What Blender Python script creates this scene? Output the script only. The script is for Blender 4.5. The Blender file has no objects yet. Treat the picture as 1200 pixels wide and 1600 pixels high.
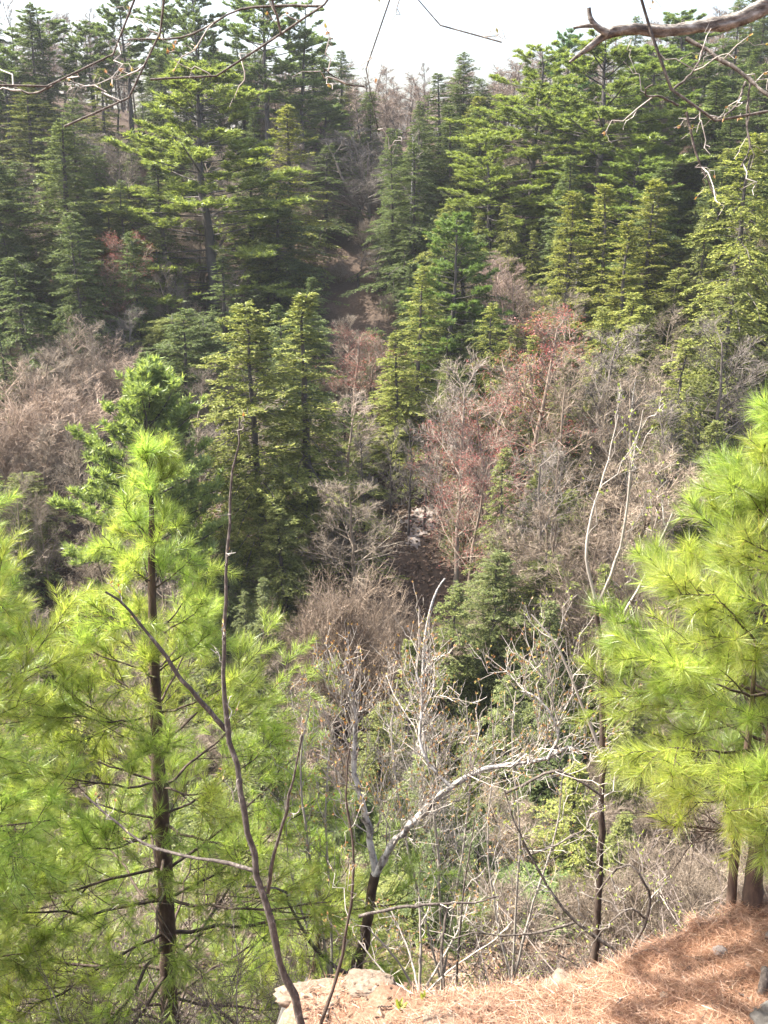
import bpy, math, random
import numpy as np
R = math.radians
rng = np.random.default_rng(7)
sc = bpy.context.scene
COL = sc.collection

# ------------------------------------------------------------------ camera
F = 1570.0                                   # focal length in photograph pixels (1200 x 1600)
PITCH = R(19.0)
cam = bpy.data.cameras.new('camera'); camo = bpy.data.objects.new('camera', cam); COL.objects.link(camo)
camo.location = (0, 0, 0); camo.rotation_euler = (R(90) - PITCH, 0, 0)
cam.sensor_fit = 'VERTICAL'; cam.sensor_height = 24; cam.lens = 24 * F / 1600
cam.clip_start = 0.05; cam.clip_end = 9000
sc.camera = camo
sc.render.resolution_x, sc.render.resolution_y = 768, 1024

# ------------------------------------------------------------------ sky, sun, exposure
SUN_EL, SUN_AZ = R(55), R(-80)               # azimuth from +Y towards +X: the sun stands to the left, a little ahead
sd = np.array([math.sin(SUN_AZ) * math.cos(SUN_EL), math.cos(SUN_AZ) * math.cos(SUN_EL), math.sin(SUN_EL)])
world = bpy.data.worlds.new('World'); sc.world = world; world.use_nodes = True
wn = world.node_tree.nodes; wl = world.node_tree.links
bg = wn['Background']; skyt = wn.new('ShaderNodeTexSky')
skyt.sky_type = 'NISHITA'; skyt.sun_disc = False; skyt.sun_elevation = SUN_EL; skyt.sun_rotation = SUN_AZ
skyt.air_density = 1.0; skyt.dust_density = 7.0; skyt.ozone_density = 1.0; skyt.altitude = 300
wl.new(skyt.outputs[0], bg.inputs[0]); bg.inputs[1].default_value = 0.15
sun = bpy.data.lights.new('sun', 'SUN'); suno = bpy.data.objects.new('sun', sun); COL.objects.link(suno)
sun.energy = 5.0; sun.angle = R(0.5); sun.color = (1.0, 0.95, 0.87)
from mathutils import Vector, Matrix
suno.rotation_euler = Vector(sd).to_track_quat('Z', 'Y').to_euler()
suno.location = tuple(sd * 60)
vs = sc.view_settings
sc.display_settings.display_device = 'sRGB'
vs.view_transform = 'Standard'; vs.look = 'None'; vs.exposure = 2.0; vs.gamma = 1; vs.use_curve_mapping = False
sc.cycles.max_bounces = 5; sc.cycles.diffuse_bounces = 3; sc.cycles.transmission_bounces = 3
sc.cycles.glossy_bounces = 2; sc.cycles.transparent_max_bounces = 4
sc.cycles.caustics_reflective = False; sc.cycles.caustics_refractive = False

# ------------------------------------------------------------------ helpers: a photograph pixel and a distance give a place in the world
cp, sp_ = math.cos(PITCH), math.sin(PITCH)
def ray(px, py):
    a, b = (px - 600) / F, (800 - py) / F
    d = np.array([a, cp + b * sp_, -sp_ + b * cp])
    return d / d[1]                          # per metre of Y
def P(px, py, Y): return ray(px, py) * Y
def mpp(Y, py=800):                          # metres per photograph pixel at that distance
    b = (800 - py) / F
    return Y / (cp + b * sp_) / F
def sstep(a, b, x):
    t = np.clip((x - a) / (b - a), 0, 1); return t * t * (3 - 2 * t)
def nrm(v): return v / np.maximum(np.linalg.norm(v, axis=-1, keepdims=True), 1e-9)
def rnd(*s): return rng.random(s)
def gau(*s): return rng.standard_normal(s)

class vnoise:                                # smooth 2-D value noise
    def __init__(self, seed):
        self.g = np.random.default_rng(seed).random((64, 64))
    def __call__(self, x, y):
        x = np.asarray(x, float); y = np.asarray(y, float)
        xi = np.floor(x).astype(int); yi = np.floor(y).astype(int)
        u = x - xi; v = y - yi; u = u * u * (3 - 2 * u); v = v * v * (3 - 2 * v)
        g = self.g; a = g[xi % 64, yi % 64]; b = g[(xi + 1) % 64, yi % 64]
        c = g[xi % 64, (yi + 1) % 64]; d = g[(xi + 1) % 64, (yi + 1) % 64]
        return a + (b - a) * u + (c - a) * v + (a - b - c + d) * u * v - 0.5
N1, N2, N3 = vnoise(1), vnoise(2), vnoise(3)

class MB:                                    # collects vertices and faces, links them as ONE mesh object
    def __init__(self): self.v = []; self.q = []; self.t = []; self.n = 0; self.mi = []
    def add(self, v, quads=None, tris=None):
        v = np.asarray(v, np.float32).reshape(-1, 3)
        if quads is not None and len(quads): self.q.append(np.asarray(quads, np.int64).reshape(-1, 4) + self.n)
        if tris is not None and len(tris): self.t.append(np.asarray(tris, np.int64).reshape(-1, 3) + self.n)
        self.v.append(v); self.n += len(v)
    def tubes(self, pts, rad, sides=4, cap=True):
        pts = np.asarray(pts, float); rad = np.asarray(rad, float)
        if pts.ndim == 2: pts = pts[None]
        Nn, K, _ = pts.shape
        rad = np.broadcast_to(rad, (Nn, K))
        if Nn == 0: return
        tan = np.empty_like(pts)
        tan[:, 1:-1] = pts[:, 2:] - pts[:, :-2]; tan[:, 0] = pts[:, 1] - pts[:, 0]; tan[:, -1] = pts[:, -1] - pts[:, -2]
        tan = nrm(tan)
        ch = nrm(pts[:, -1] - pts[:, 0] + 1e-6)
        ref = np.where(np.abs(ch[:, 2:3]) > 0.8, np.array([[1., 0.13, 0]]), np.array([[0.05, 0, 1.]]))
        s1 = nrm(np.cross(tan, ref[:, None, :])); s2 = np.cross(tan, s1)
        a = np.arange(sides) * 2 * math.pi / sides
        ring = pts[:, :, None] + rad[:, :, None, None] * (np.cos(a)[None, None, :, None] * s1[:, :, None] + np.sin(a)[None, None, :, None] * s2[:, :, None])
        i = np.arange(Nn)[:, None, None] * (K * sides); k = np.arange(K - 1)[None, :, None] * sides; j = np.arange(sides)[None, None, :]
        j2 = (j + 1) % sides
        q = np.stack([i + k + j, i + k + j2, i + k + sides + j2, i + k + sides + j], -1)
        self.add(ring, quads=q)
    def blades(self, p, d, L, W, up=None):   # single triangles: wide base, pointed tip
        p = np.asarray(p, float); n = len(p)
        if n == 0: return
        d = nrm(d); u = gau(n, 3) if up is None else up
        s = nrm(np.cross(d, u)) * (np.broadcast_to(np.asarray(W, float), (n,))[:, None] * 0.5)
        tip = p + d * np.broadcast_to(np.asarray(L, float), (n,))[:, None]
        v = np.stack([p - s, p + s, tip], 1)
        self.add(v, tris=np.arange(n * 3).reshape(-1, 3))
    def leaves(self, p, d, L, W, up):        # rhombus sprays: two triangles with a little fold
        p = np.asarray(p, float); n = len(p)
        if n == 0: return
        d = nrm(d); s = nrm(np.cross(d, up)); L = np.broadcast_to(np.asarray(L, float), (n,))[:, None]
        W = np.broadcast_to(np.asarray(W, float), (n,))[:, None]
        mid = p + d * L * 0.45
        dn = np.cross(s, d) * W * 0.25
        v = np.stack([p, mid + s * W * .5 - dn, p + d * L, mid - s * W * .5 - dn], 1)
        q = np.arange(n * 4).reshape(-1, 4)
        self.add(v, tris=np.concatenate([q[:, [0, 1, 2]], q[:, [0, 2, 3]]]))
    def mesh(self, name, mat, smooth=True):
        me = bpy.data.meshes.new(name)
        V = np.concatenate(self.v) if self.v else np.zeros((0, 3), np.float32)
        Q = np.concatenate(self.q) if self.q else np.zeros((0, 4), np.int64)
        T = np.concatenate(self.t) if self.t else np.zeros((0, 3), np.int64)
        me.vertices.add(len(V)); me.vertices.foreach_set('co', V.astype(np.float32).ravel())
        loops = np.concatenate([Q.ravel(), T.ravel()]).astype(np.int32)
        me.loops.add(len(loops)); me.loops.foreach_set('vertex_index', loops)
        ns = np.concatenate([np.full(len(Q), 4), np.full(len(T), 3)]).astype(np.int32)
        st = np.concatenate([[0], np.cumsum(ns)[:-1]]).astype(np.int32) if len(ns) else np.zeros(0, np.int32)
        me.polygons.add(len(ns)); me.polygons.foreach_set('loop_start', st); me.polygons.foreach_set('loop_total', ns)
        me.polygons.foreach_set('use_smooth', np.full(len(ns), smooth, bool))
        me.update(calc_edges=True); me.validate()
        if mat: me.materials.append(mat)
        return me
    def build(self, name, mat, parent=None, smooth=True, **kw):
        return obj(name, self.mesh(name, mat, smooth), parent, **kw)

def obj(name, data, parent=None, loc=None, **kw):
    o = bpy.data.objects.new(name, data); COL.objects.link(o)
    if parent is not None: o.parent = parent
    if loc is not None: o.location = tuple(float(c) for c in loc)
    for k, v in kw.items(): o[k] = v
    return o
def thing(name, label, cat, loc=(0, 0, 0), group=None, rz=0.0):
    o = obj(name, None, loc=loc, label=label, category=cat)
    o.empty_display_size = 0.2; o.rotation_euler = (0, 0, rz)
    if group: o['group'] = group
    return o
def curves(p, d, L, bend, K):                # N bent curves of K points
    t = np.linspace(0, 1, K)[None, :, None]
    L = np.asarray(L, float)[:, None, None]
    return p[:, None] + d[:, None] * L * t + bend[:, None] * L * t * t
def sample(cv, i, t):                        # a place and a heading on curve i at t
    K = cv.shape[1]; f = np.clip(t, 0, 0.9999) * (K - 1); k = f.astype(int); u = (f - k)[:, None]
    a, b = cv[i, k], cv[i, np.minimum(k + 1, K - 1)]
    return a + (b - a) * u, nrm(b - a + 1e-7)
def smoothpath(pts, n):
    pts = np.asarray(pts, float); d = np.r_[0, np.cumsum(np.linalg.norm(np.diff(pts, axis=0), axis=1))]
    m = np.r_[[(pts[1] - pts[0]) / (d[1] - d[0])], (pts[2:] - pts[:-2]) / (d[2:] - d[:-2])[:, None], [(pts[-1] - pts[-2]) / (d[-1] - d[-2])]]
    s = np.linspace(0, d[-1], n); k = np.clip(np.searchsorted(d, s, 'right') - 1, 0, len(d) - 2)
    h = (d[k + 1] - d[k])[:, None]; u = ((s - d[k])[:, None]) / h
    return (2*u**3 - 3*u**2 + 1) * pts[k] + (u**3 - 2*u**2 + u) * h * m[k] + (-2*u**3 + 3*u**2) * pts[k+1] + (u**3 - u**2) * h * m[k+1]

# ------------------------------------------------------------------ materials
def new_mat(name):
    m = bpy.data.materials.new(name); m.use_nodes = True
    nt = m.node_tree; nt.nodes.clear(); out = nt.nodes.new('ShaderNodeOutputMaterial')
    return m, nt, nt.nodes, nt.links, out
def ramp(nodes, stops):
    r = nodes.new('ShaderNodeValToRGB'); e = r.color_ramp.elements
    while len(e) > 1: e.remove(e[-1])
    e[0].position = stops[0][0]; e[0].color = (*stops[0][1], 1)
    for p, c in stops[1:]:
        x = e.new(p); x.color = (*c, 1)
    return r
def leaf_mat(name, stops, transl=0.4, gloss=0.06, rough=0.4, tscale=(1.1, 1.15, 0.6)):
    m, nt, n, l, out = new_mat(name)
    geo = n.new('ShaderNodeNewGeometry'); oi = n.new('ShaderNodeObjectInfo')
    r = ramp(n, stops); l.new(geo.outputs['Random Per Island'], r.inputs[0])
    mul = n.new('ShaderNodeMix'); mul.data_type = 'RGBA'; mul.blend_type = 'MULTIPLY'; mul.inputs[0].default_value = 1
    l.new(r.outputs[0], mul.inputs[6]); l.new(oi.outputs['Color'], mul.inputs[7])
    df = n.new('ShaderNodeBsdfDiffuse'); l.new(mul.outputs[2], df.inputs[0])
    t2 = n.new('ShaderNodeMix'); t2.data_type = 'RGBA'; t2.blend_type = 'MULTIPLY'; t2.inputs[0].default_value = 1
    l.new(mul.outputs[2], t2.inputs[6]); t2.inputs[7].default_value = (*tscale, 1)
    tr = n.new('ShaderNodeBsdfTranslucent'); l.new(t2.outputs[2], tr.inputs[0])
    mx = n.new('ShaderNodeMixShader'); mx.inputs[0].default_value = transl
    l.new(df.outputs[0], mx.inputs[1]); l.new(tr.outputs[0], mx.inputs[2])
    gl = n.new('ShaderNodeBsdfGlossy'); gl.inputs['Roughness'].default_value = rough; gl.inputs[0].default_value = (.9, .95, .9, 1)
    m2 = n.new('ShaderNodeMixShader'); m2.inputs[0].default_value = gloss
    l.new(mx.outputs[0], m2.inputs[1]); l.new(gl.outputs[0], m2.inputs[2]); l.new(m2.outputs[0], out.inputs[0])
    return m
def bark_mat(name, stops, scale=12, stretch=(1, 1, 0.25), rough=0.85, bump=0.3, island=0.0):
    m, nt, n, l, out = new_mat(name)
    tc = n.new('ShaderNodeTexCoord'); mp = n.new('ShaderNodeMapping'); mp.inputs['Scale'].default_value = stretch
    l.new(tc.outputs['Object'], mp.inputs[0])
    no = n.new('ShaderNodeTexNoise'); no.inputs['Scale'].default_value = scale; no.inputs['Detail'].default_value = 6; no.inputs['Roughness'].default_value = .65
    l.new(mp.outputs[0], no.inputs[0])
    fac = no.outputs[0]
    if island:
        geo = n.new('ShaderNodeNewGeometry'); mm = n.new('ShaderNodeMix'); mm.inputs[0].default_value = island
        l.new(no.outputs[0], mm.inputs[2]); l.new(geo.outputs['Random Per Island'], mm.inputs[3]); fac = mm.outputs[0]
    r = ramp(n, stops); l.new(fac, r.inputs[0])
    oi = n.new('ShaderNodeObjectInfo')
    mul = n.new('ShaderNodeMix'); mul.data_type = 'RGBA'; mul.blend_type = 'MULTIPLY'; mul.inputs[0].default_value = 1
    l.new(r.outputs[0], mul.inputs[6]); l.new(oi.outputs['Color'], mul.inputs[7])
    b = n.new('ShaderNodeBsdfPrincipled'); b.inputs['Roughness'].default_value = rough; b.inputs['Specular IOR Level'].default_value = .25
    l.new(mul.outputs[2], b.inputs['Base Color'])
    if bump:
        bp = n.new('ShaderNodeBump'); bp.inputs['Strength'].default_value = bump; bp.inputs['Distance'].default_value = .01
        l.new(no.outputs[0], bp.inputs['Height']); l.new(bp.outputs[0], b.inputs['Normal'])
    l.new(b.outputs[0], out.inputs[0])
    return m
def ground_mat(name, stops, scale=.9, fine=25, bump=.5, dist=.05):
    m, nt, n, l, out = new_mat(name)
    tc = n.new('ShaderNodeTexCoord')
    a = n.new('ShaderNodeTexNoise'); a.inputs['Scale'].default_value = scale; a.inputs['Detail'].default_value = 5
    c = n.new('ShaderNodeTexNoise'); c.inputs['Scale'].default_value = fine; c.inputs['Detail'].default_value = 8; c.inputs['Roughness'].default_value = .7
    l.new(tc.outputs['Object'], a.inputs[0]); l.new(tc.outputs['Object'], c.inputs[0])
    mm = n.new('ShaderNodeMix'); mm.inputs[0].default_value = .55; l.new(a.outputs[0], mm.inputs[2]); l.new(c.outputs[0], mm.inputs[3])
    r = ramp(n, stops); l.new(mm.outputs[0], r.inputs[0])
    b = n.new('ShaderNodeBsdfPrincipled'); b.inputs['Roughness'].default_value = .95; b.inputs['Specular IOR Level'].default_value = .15
    l.new(r.outputs[0], b.inputs['Base Color'])
    bp = n.new('ShaderNodeBump'); bp.inputs['Strength'].default_value = bump; bp.inputs['Distance'].default_value = dist
    l.new(c.outputs[0], bp.inputs['Height']); l.new(bp.outputs[0], b.inputs['Normal']); l.new(b.outputs[0], out.inputs[0])
    return m

M = {}
M['needle_near'] = leaf_mat('needle_near', [(0, (.13, .19, .045)), (.25, (.255, .325, .075)), (.75, (.35, .42, .11)), (.95, (.41, .45, .17)), (1, (.34, .25, .11))], .62, .035, .35, (1.35, 1.4, .8))
M['pine_far'] = leaf_mat('pine_far', [(0, (.07, .105, .04)), (.5, (.12, .165, .06)), (1, (.18, .225, .08))], .48, .02)
M['hemlock'] = leaf_mat('hemlock', [(0, (.065, .085, .034)), (.5, (.125, .15, .056)), (.9, (.19, .21, .078)), (1, (.23, .24, .12))], .42, .015)
M['pine_bark'] = bark_mat('pine_bark', [(.3, (.035, .025, .02)), (.55, (.09, .06, .045)), (.8, (.17, .125, .095))], 22, (1, 1, .3))
M['far_bark'] = bark_mat('far_bark', [(.3, (.035, .03, .027)), (.7, (.115, .10, .09))], 3, (1, 1, .2), bump=0)
M['grey_twig'] = bark_mat('grey_twig', [(.2, (.085, .07, .056)), (.55, (.15, .128, .106)), (.85, (.25, .225, .195))], 3, bump=0, island=.6)
M['pale_bark'] = bark_mat('pale_bark', [(.3, (.06, .052, .045)), (.43, (.17, .155, .14)), (.5, (.34, .325, .30)), (.7, (.52, .51, .48))], 22, (1, 1, .8), bump=.7)
M['sapling_bark'] = bark_mat('sapling_bark', [(.3, (.035, .029, .024)), (.55, (.10, .083, .07)), (.64, (.19, .165, .14)), (.8, (.36, .33, .29))], 60, (1, 1, .5), bump=.8)
M['dark_bark'] = bark_mat('dark_bark', [(.3, (.028, .02, .016)), (.6, (.08, .058, .045)), (.85, (.19, .155, .13))], 26, (1, 1, .4), bump=.3)
M['near_twig'] = bark_mat('near_twig', [(.2, (.17, .145, .12)), (.55, (.32, .285, .245)), (.85, (.50, .46, .41))], 9, bump=0, island=.5)
M['brush_twig'] = bark_mat('brush_twig', [(.2, (.07, .055, .046)), (.55, (.15, .122, .105)), (.85, (.30, .265, .235))], 6, bump=0, island=.6)
M['red_bud'] = leaf_mat('red_bud', [(0, (.24, .045, .045)), (.6, (.36, .08, .075)), (1, (.42, .14, .12))], .3, .03)
M['tan_bud'] = leaf_mat('tan_bud', [(0, (.30, .13, .06)), (.5, (.40, .22, .11)), (1, (.40, .40, .12))], .3, .03)
M['green_bud'] = leaf_mat('green_bud', [(0, (.22, .28, .05)), (1, (.38, .42, .10))], .4, .03)
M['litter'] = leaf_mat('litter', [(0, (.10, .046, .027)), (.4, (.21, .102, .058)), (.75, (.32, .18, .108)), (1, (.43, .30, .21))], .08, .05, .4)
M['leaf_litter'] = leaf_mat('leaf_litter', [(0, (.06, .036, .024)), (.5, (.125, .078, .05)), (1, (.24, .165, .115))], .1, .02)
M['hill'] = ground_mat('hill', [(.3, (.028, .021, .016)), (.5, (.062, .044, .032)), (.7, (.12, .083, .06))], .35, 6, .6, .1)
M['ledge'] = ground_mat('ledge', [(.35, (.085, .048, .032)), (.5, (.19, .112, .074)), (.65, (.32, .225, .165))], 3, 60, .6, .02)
M['gravel'] = ground_mat('gravel', [(.3, (.12, .10, .085)), (.5, (.20, .17, .15)), (.7, (.30, .27, .24))], 1.5, 12, .5, .05)
M['rock'] = ground_mat('rock', [(.3, (.035, .033, .03)), (.5, (.085, .08, .072)), (.7, (.17, .16, .145))], 5, 40, .6, .02)
M['sandstone'] = ground_mat('sandstone', [(.35, (.085, .062, .045)), (.5, (.17, .13, .098)), (.65, (.27, .225, .18))], 6, 50, .5, .015)
M['limb_bark'] = bark_mat('limb_bark', [(.30, (.03, .025, .022)), (.45, (.10, .085, .072)), (.56, (.20, .18, .155)), (.7, (.38, .355, .32))], 45, (.5, 1, 1), bump=1.0)
M['lichen'] = leaf_mat('lichen', [(0, (.16, .17, .13)), (.6, (.32, .33, .27)), (1, (.45, .46, .40))], .05, .0)

# ------------------------------------------------------------------ the ground
PROF = np.array([(-40, 1.5), (-5, -1.0), (0, -2.2), (2, -3.6), (3, -4.4), (4, -5.0), (5, -5.9), (6, -6.8), (8, -9.0), (12, -13), (18, -17), (24, -19.8), (29, -20.8), (35, -20), (45, -17.5),
                 (55, -14.5), (65, -11.3), (75, -7.5), (85, -3.4), (94, -.3), (105, 1.6), (120, 2.6), (160, 3.5), (400, 6), (6000, 8)])
def H0(x, Y):
    x = np.asarray(x, float); Y = np.asarray(Y, float)
    z = np.interp(Y, PROF[:, 0], PROF[:, 1])
    far = sstep(22, 55, Y) * (1 - sstep(95, 160, Y))
    z = z + far * (5.0 * sstep(7, 34, -x) + 4.5 * sstep(9, 32, x))
    z = z + sstep(8, 20, Y) * (1.3 * N1(x * .07, Y * .07) + .7 * N2(x * .21, Y * .21) + .25 * N3(x * .6, Y * .6)) * (1 - .6 * sstep(150, 400, Y))
    z = z + .5 * sstep(3, 8, Y) * N2(x * .5 + 9, Y * .5)
    return z
# the ledge: a flat shelf at the lip of the drop
ZL = -3.15
def on_ledge_plane(px, py):
    d = ray(px, py); n = d[2] - .10 * d[0]    # plane z = ZL + 0.1 x
    return d * (ZL / n)
EDGE = [on_ledge_plane(*q)[:2] for q in [(452, 1640), (462, 1575), (474, 1540), (520, 1530), (600, 1538), (700, 1546), (800, 1541), (870, 1530), (940, 1512), (1000, 1486), (1080, 1452), (1200, 1424), (1330, 1395)]]
EDGE = np.array([(-1.6, -6), (-1.3, -1), (-.85, 1.2), (-.5, 2.2)] + [tuple(e) for e in EDGE] + [(3.4, 4.3), (9, 4.6)])
def edge_sd(x, Y):                            # distance outside the lip, negative on the shelf
    p = np.stack([x, Y], -1); best = np.full(x.shape, 1e9); sgn = np.zeros(x.shape)
    for a, b in zip(EDGE[:-1], EDGE[1:]):
        e = b - a; t = np.clip(((p - a) @ e) / (e @ e), 0, 1)
        q = a + t[..., None] * e; dd = np.linalg.norm(p - q, axis=-1)
        cr = e[0] * (p[..., 1] - a[1]) - e[1] * (p[..., 0] - a[0])
        m = dd < best; best = np.where(m, dd, best); sgn = np.where(m, np.sign(cr), sgn)
    return best * sgn
def shelf(x, Y):
    z = ZL + .10 * x + 1.5 * sstep(2.3, 0, Y) + .5 * sstep(0, -4, Y)
    z = z + .10 * sstep(1.0, 1.9, x) * sstep(2.6, 3.4, Y)
    return z + .10 * N1(x * 1.7, Y * 1.7) + .06 * N2(x * 4, Y * 4) + .035 * N3(x * 11, Y * 11)
def H(x, Y):
    x = np.asarray(x, float); Y = np.asarray(Y, float)
    z = H0(x, Y)
    near = (Y < 9) & (np.abs(x) < 12)
    if near.any():
        xa, Ya = np.atleast_1d(x), np.atleast_1d(Y); za = np.atleast_1d(z).copy(); nm = np.atleast_1d(near)
        d = edge_sd(xa[nm], Ya[nm])
        d = d + .10 * N2(xa[nm] * 6, Ya[nm] * 6) + .05 * N3(xa[nm] * 17, Ya[nm] * 17)
        w = sstep(-.02, .30, d)
        za[nm] = shelf(xa[nm], Ya[nm]) * (1 - w) + za[nm] * w
        z = za.reshape(np.shape(z))
    return z
def gz(x, Y): return float(H(np.array([x]), np.array([Y]))[0])
def grid_mesh(xs, ys, f):
    X, Y = np.meshgrid(xs, ys); Z = f(X, Y); ny, nx = X.shape
    i = (np.arange(ny - 1)[:, None] * nx + np.arange(nx - 1)[None]).ravel()
    mb = MB(); mb.add(np.stack([X, Y, Z], -1), quads=np.stack([i, i + 1, i + nx + 1, i + nx], -1)); return mb
xs = np.r_[-5000, -1500, -600, -300, np.arange(-140, -40, 5), np.arange(-40, 40.1, .7), np.arange(45, 141, 5), 300, 600, 1500, 5000]
ys = np.r_[-3000, -600, -150, -60, -20, np.arange(-8, 9, 1.), np.arange(9, 112, .7), np.arange(114, 170, 4), 200, 260, 400, 700, 1500, 3000, 6000]
def Hfar(x, Y):
    near = (Y > -9.5) & (Y < 8.5) & (np.abs(x) < 9.5)
    return np.where(near, np.minimum(H0(x, Y), H0(x, Y)) - .8, H0(x, Y)) - np.where(Y < -9, .5, 0)
grid_mesh(xs, ys, Hfar).build('hillside', M['hill'], kind='structure')
xs = np.r_[np.arange(-10, -3, .25), np.arange(-3, 4.5, .04), np.arange(4.5, 10.1, .25)]
ys = np.r_[np.arange(-10, 1.5, .25), np.arange(1.5, 5.2, .04), np.arange(5.2, 9.1, .15)]
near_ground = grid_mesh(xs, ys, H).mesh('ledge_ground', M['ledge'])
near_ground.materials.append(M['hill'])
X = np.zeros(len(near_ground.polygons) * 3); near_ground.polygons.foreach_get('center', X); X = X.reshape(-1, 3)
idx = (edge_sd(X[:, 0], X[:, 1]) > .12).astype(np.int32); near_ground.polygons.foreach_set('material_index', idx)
obj('ledge_ground', near_ground, kind='structure')

# pale gravel bank glimpsed between the trunks down in the valley
gx = np.arange(-1.5, 6, .12); gy = np.arange(43.5, 50, .12)
mb = MB(); X, Y = np.meshgrid(gx, gy); ny, nx = X.shape
Z = H0(X, Y) + .06 + .10 * (N3(X * 4, Y * 4) + N2(X * 11, Y * 11))
i = (np.arange(ny - 1)[:, None] * nx + np.arange(nx - 1)[None]); cx = (X[:-1, :-1] + X[1:, 1:]) / 2; cy = (Y[:-1, :-1] + Y[1:, 1:]) / 2
keep = ((cx - 1.6 - .30 * (cy - 46)) / 1.1) ** 2 + ((cy - 46.8) / 2.6) ** 2 + 1.3 * N3(cx * 1.3, cy * 1.3) + .9 * N2(cx * 5, cy * 5) + .5 * N1(cx * 14, cy * 14) < .50
i = i[keep]; mb.add(np.stack([X, Y, Z], -1), quads=np.stack([i, i + 1, i + nx + 1, i + nx], -1)); mb.build('gravel_bank', M['gravel'], kind='structure')

# ------------------------------------------------------------------ far trees: each kind is built in a few forms (height 1 unit = 1 m), then copied
def far_pine(seed, Ht=18, Rm=2.9, clear=.04, gap=.18, whorl=.85, dens=1.0, asc=0):
    global rng; rng = np.random.default_rng(seed)
    tr, cr = MB(), MB()
    zz = np.linspace(0, Ht, 14); sway = np.cumsum(gau(14, 2) * .05, 0); sway -= sway[0]
    axis = np.c_[sway, zz]
    tr.tubes(axis[None], (.165 * (1 - zz / Ht) ** .8 + .012)[None], 7)
    z = clear * Ht
    bp, bd, bl = [], [], []
    while z < Ht * .985:
        t = z / Ht; prof = min(1, (1 - t) / .45) ** .62 * (0.75 + .25 * min(1, (t - clear + .1) / .25))
        nb = rng.integers(4, 7); a0 = rng.random() * 6.28
        for k in range(nb):
            if rng.random() < gap: continue
            a = a0 + k * 6.283 / nb + rng.normal() * .25
            L = Rm * prof * rng.uniform(.45, 1.2) + .22
            el = R(-2 + asc + 46 * max(0, t - .45) / .55 + rng.normal() * 13)
            bp.append((np.interp(z, zz, axis[:, 0]), np.interp(z, zz, axis[:, 1]), z + rng.normal() * .1))
            bd.append((math.cos(a) * math.cos(el), math.sin(a) * math.cos(el), math.sin(el))); bl.append(L)
        z += whorl * rng.uniform(.75, 1.25) * (1 - .45 * t)
    bp, bd, bl = np.array(bp), np.array(bd), np.array(bl); nb = len(bp)
    bend = np.c_[gau(nb, 2) * .06, .10 + .18 * rnd(nb)]
    cv = curves(bp, bd, bl, bend, 6)
    tr.tubes(cv, (.012 + .016 * bl)[:, None] * np.linspace(1, .25, 6)[None], 3)
    # branchlets fan out flat on the outer part of the limb
    m = np.maximum(5, (bl * 10 * dens).astype(int)); i = np.repeat(np.arange(nb), m)
    t = .35 + .65 * rnd(len(i)) ** .8
    p, tg = sample(cv, i, t); side = nrm(np.cross(tg, [0, 0, 1.])) * np.sign(gau(len(i), 1))
    d = nrm(tg * (.55 + .5 * rnd(len(i), 1)) + side * (.55 + .4 * rnd(len(i), 1)) + np.array([0, 0, .42]) + gau(len(i), 3) * np.array([.18, .18, .34]))
    L = (.22 + .30 * bl[i] * (1.1 - t)) * (.7 + .6 * rnd(len(i)))
    c2 = curves(p, d, L, np.c_[np.zeros((len(i), 2)), .25 * rnd(len(i))], 3)
    # tufts of needle bundles along every branchlet
    k = np.maximum(4, (L * 12).astype(int)); j = np.repeat(np.arange(len(i)), k)
    p, tg = sample(c2, j, .25 + .75 * rnd(len(j)))
    p = np.repeat(p, 8, 0); tg = np.repeat(tg, 8, 0)
    dd = nrm(tg * .6 + gau(len(p), 3) * .6 + np.array([0, 0, .5]))
    cr.blades(p + gau(len(p), 3) * .03, dd, .14 + .10 * rnd(len(p)), .036 + .024 * rnd(len(p)))
    return tr.mesh('trunk', M['far_bark']), cr.mesh('crown', M['pine_far'], False), Ht, Rm

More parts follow.
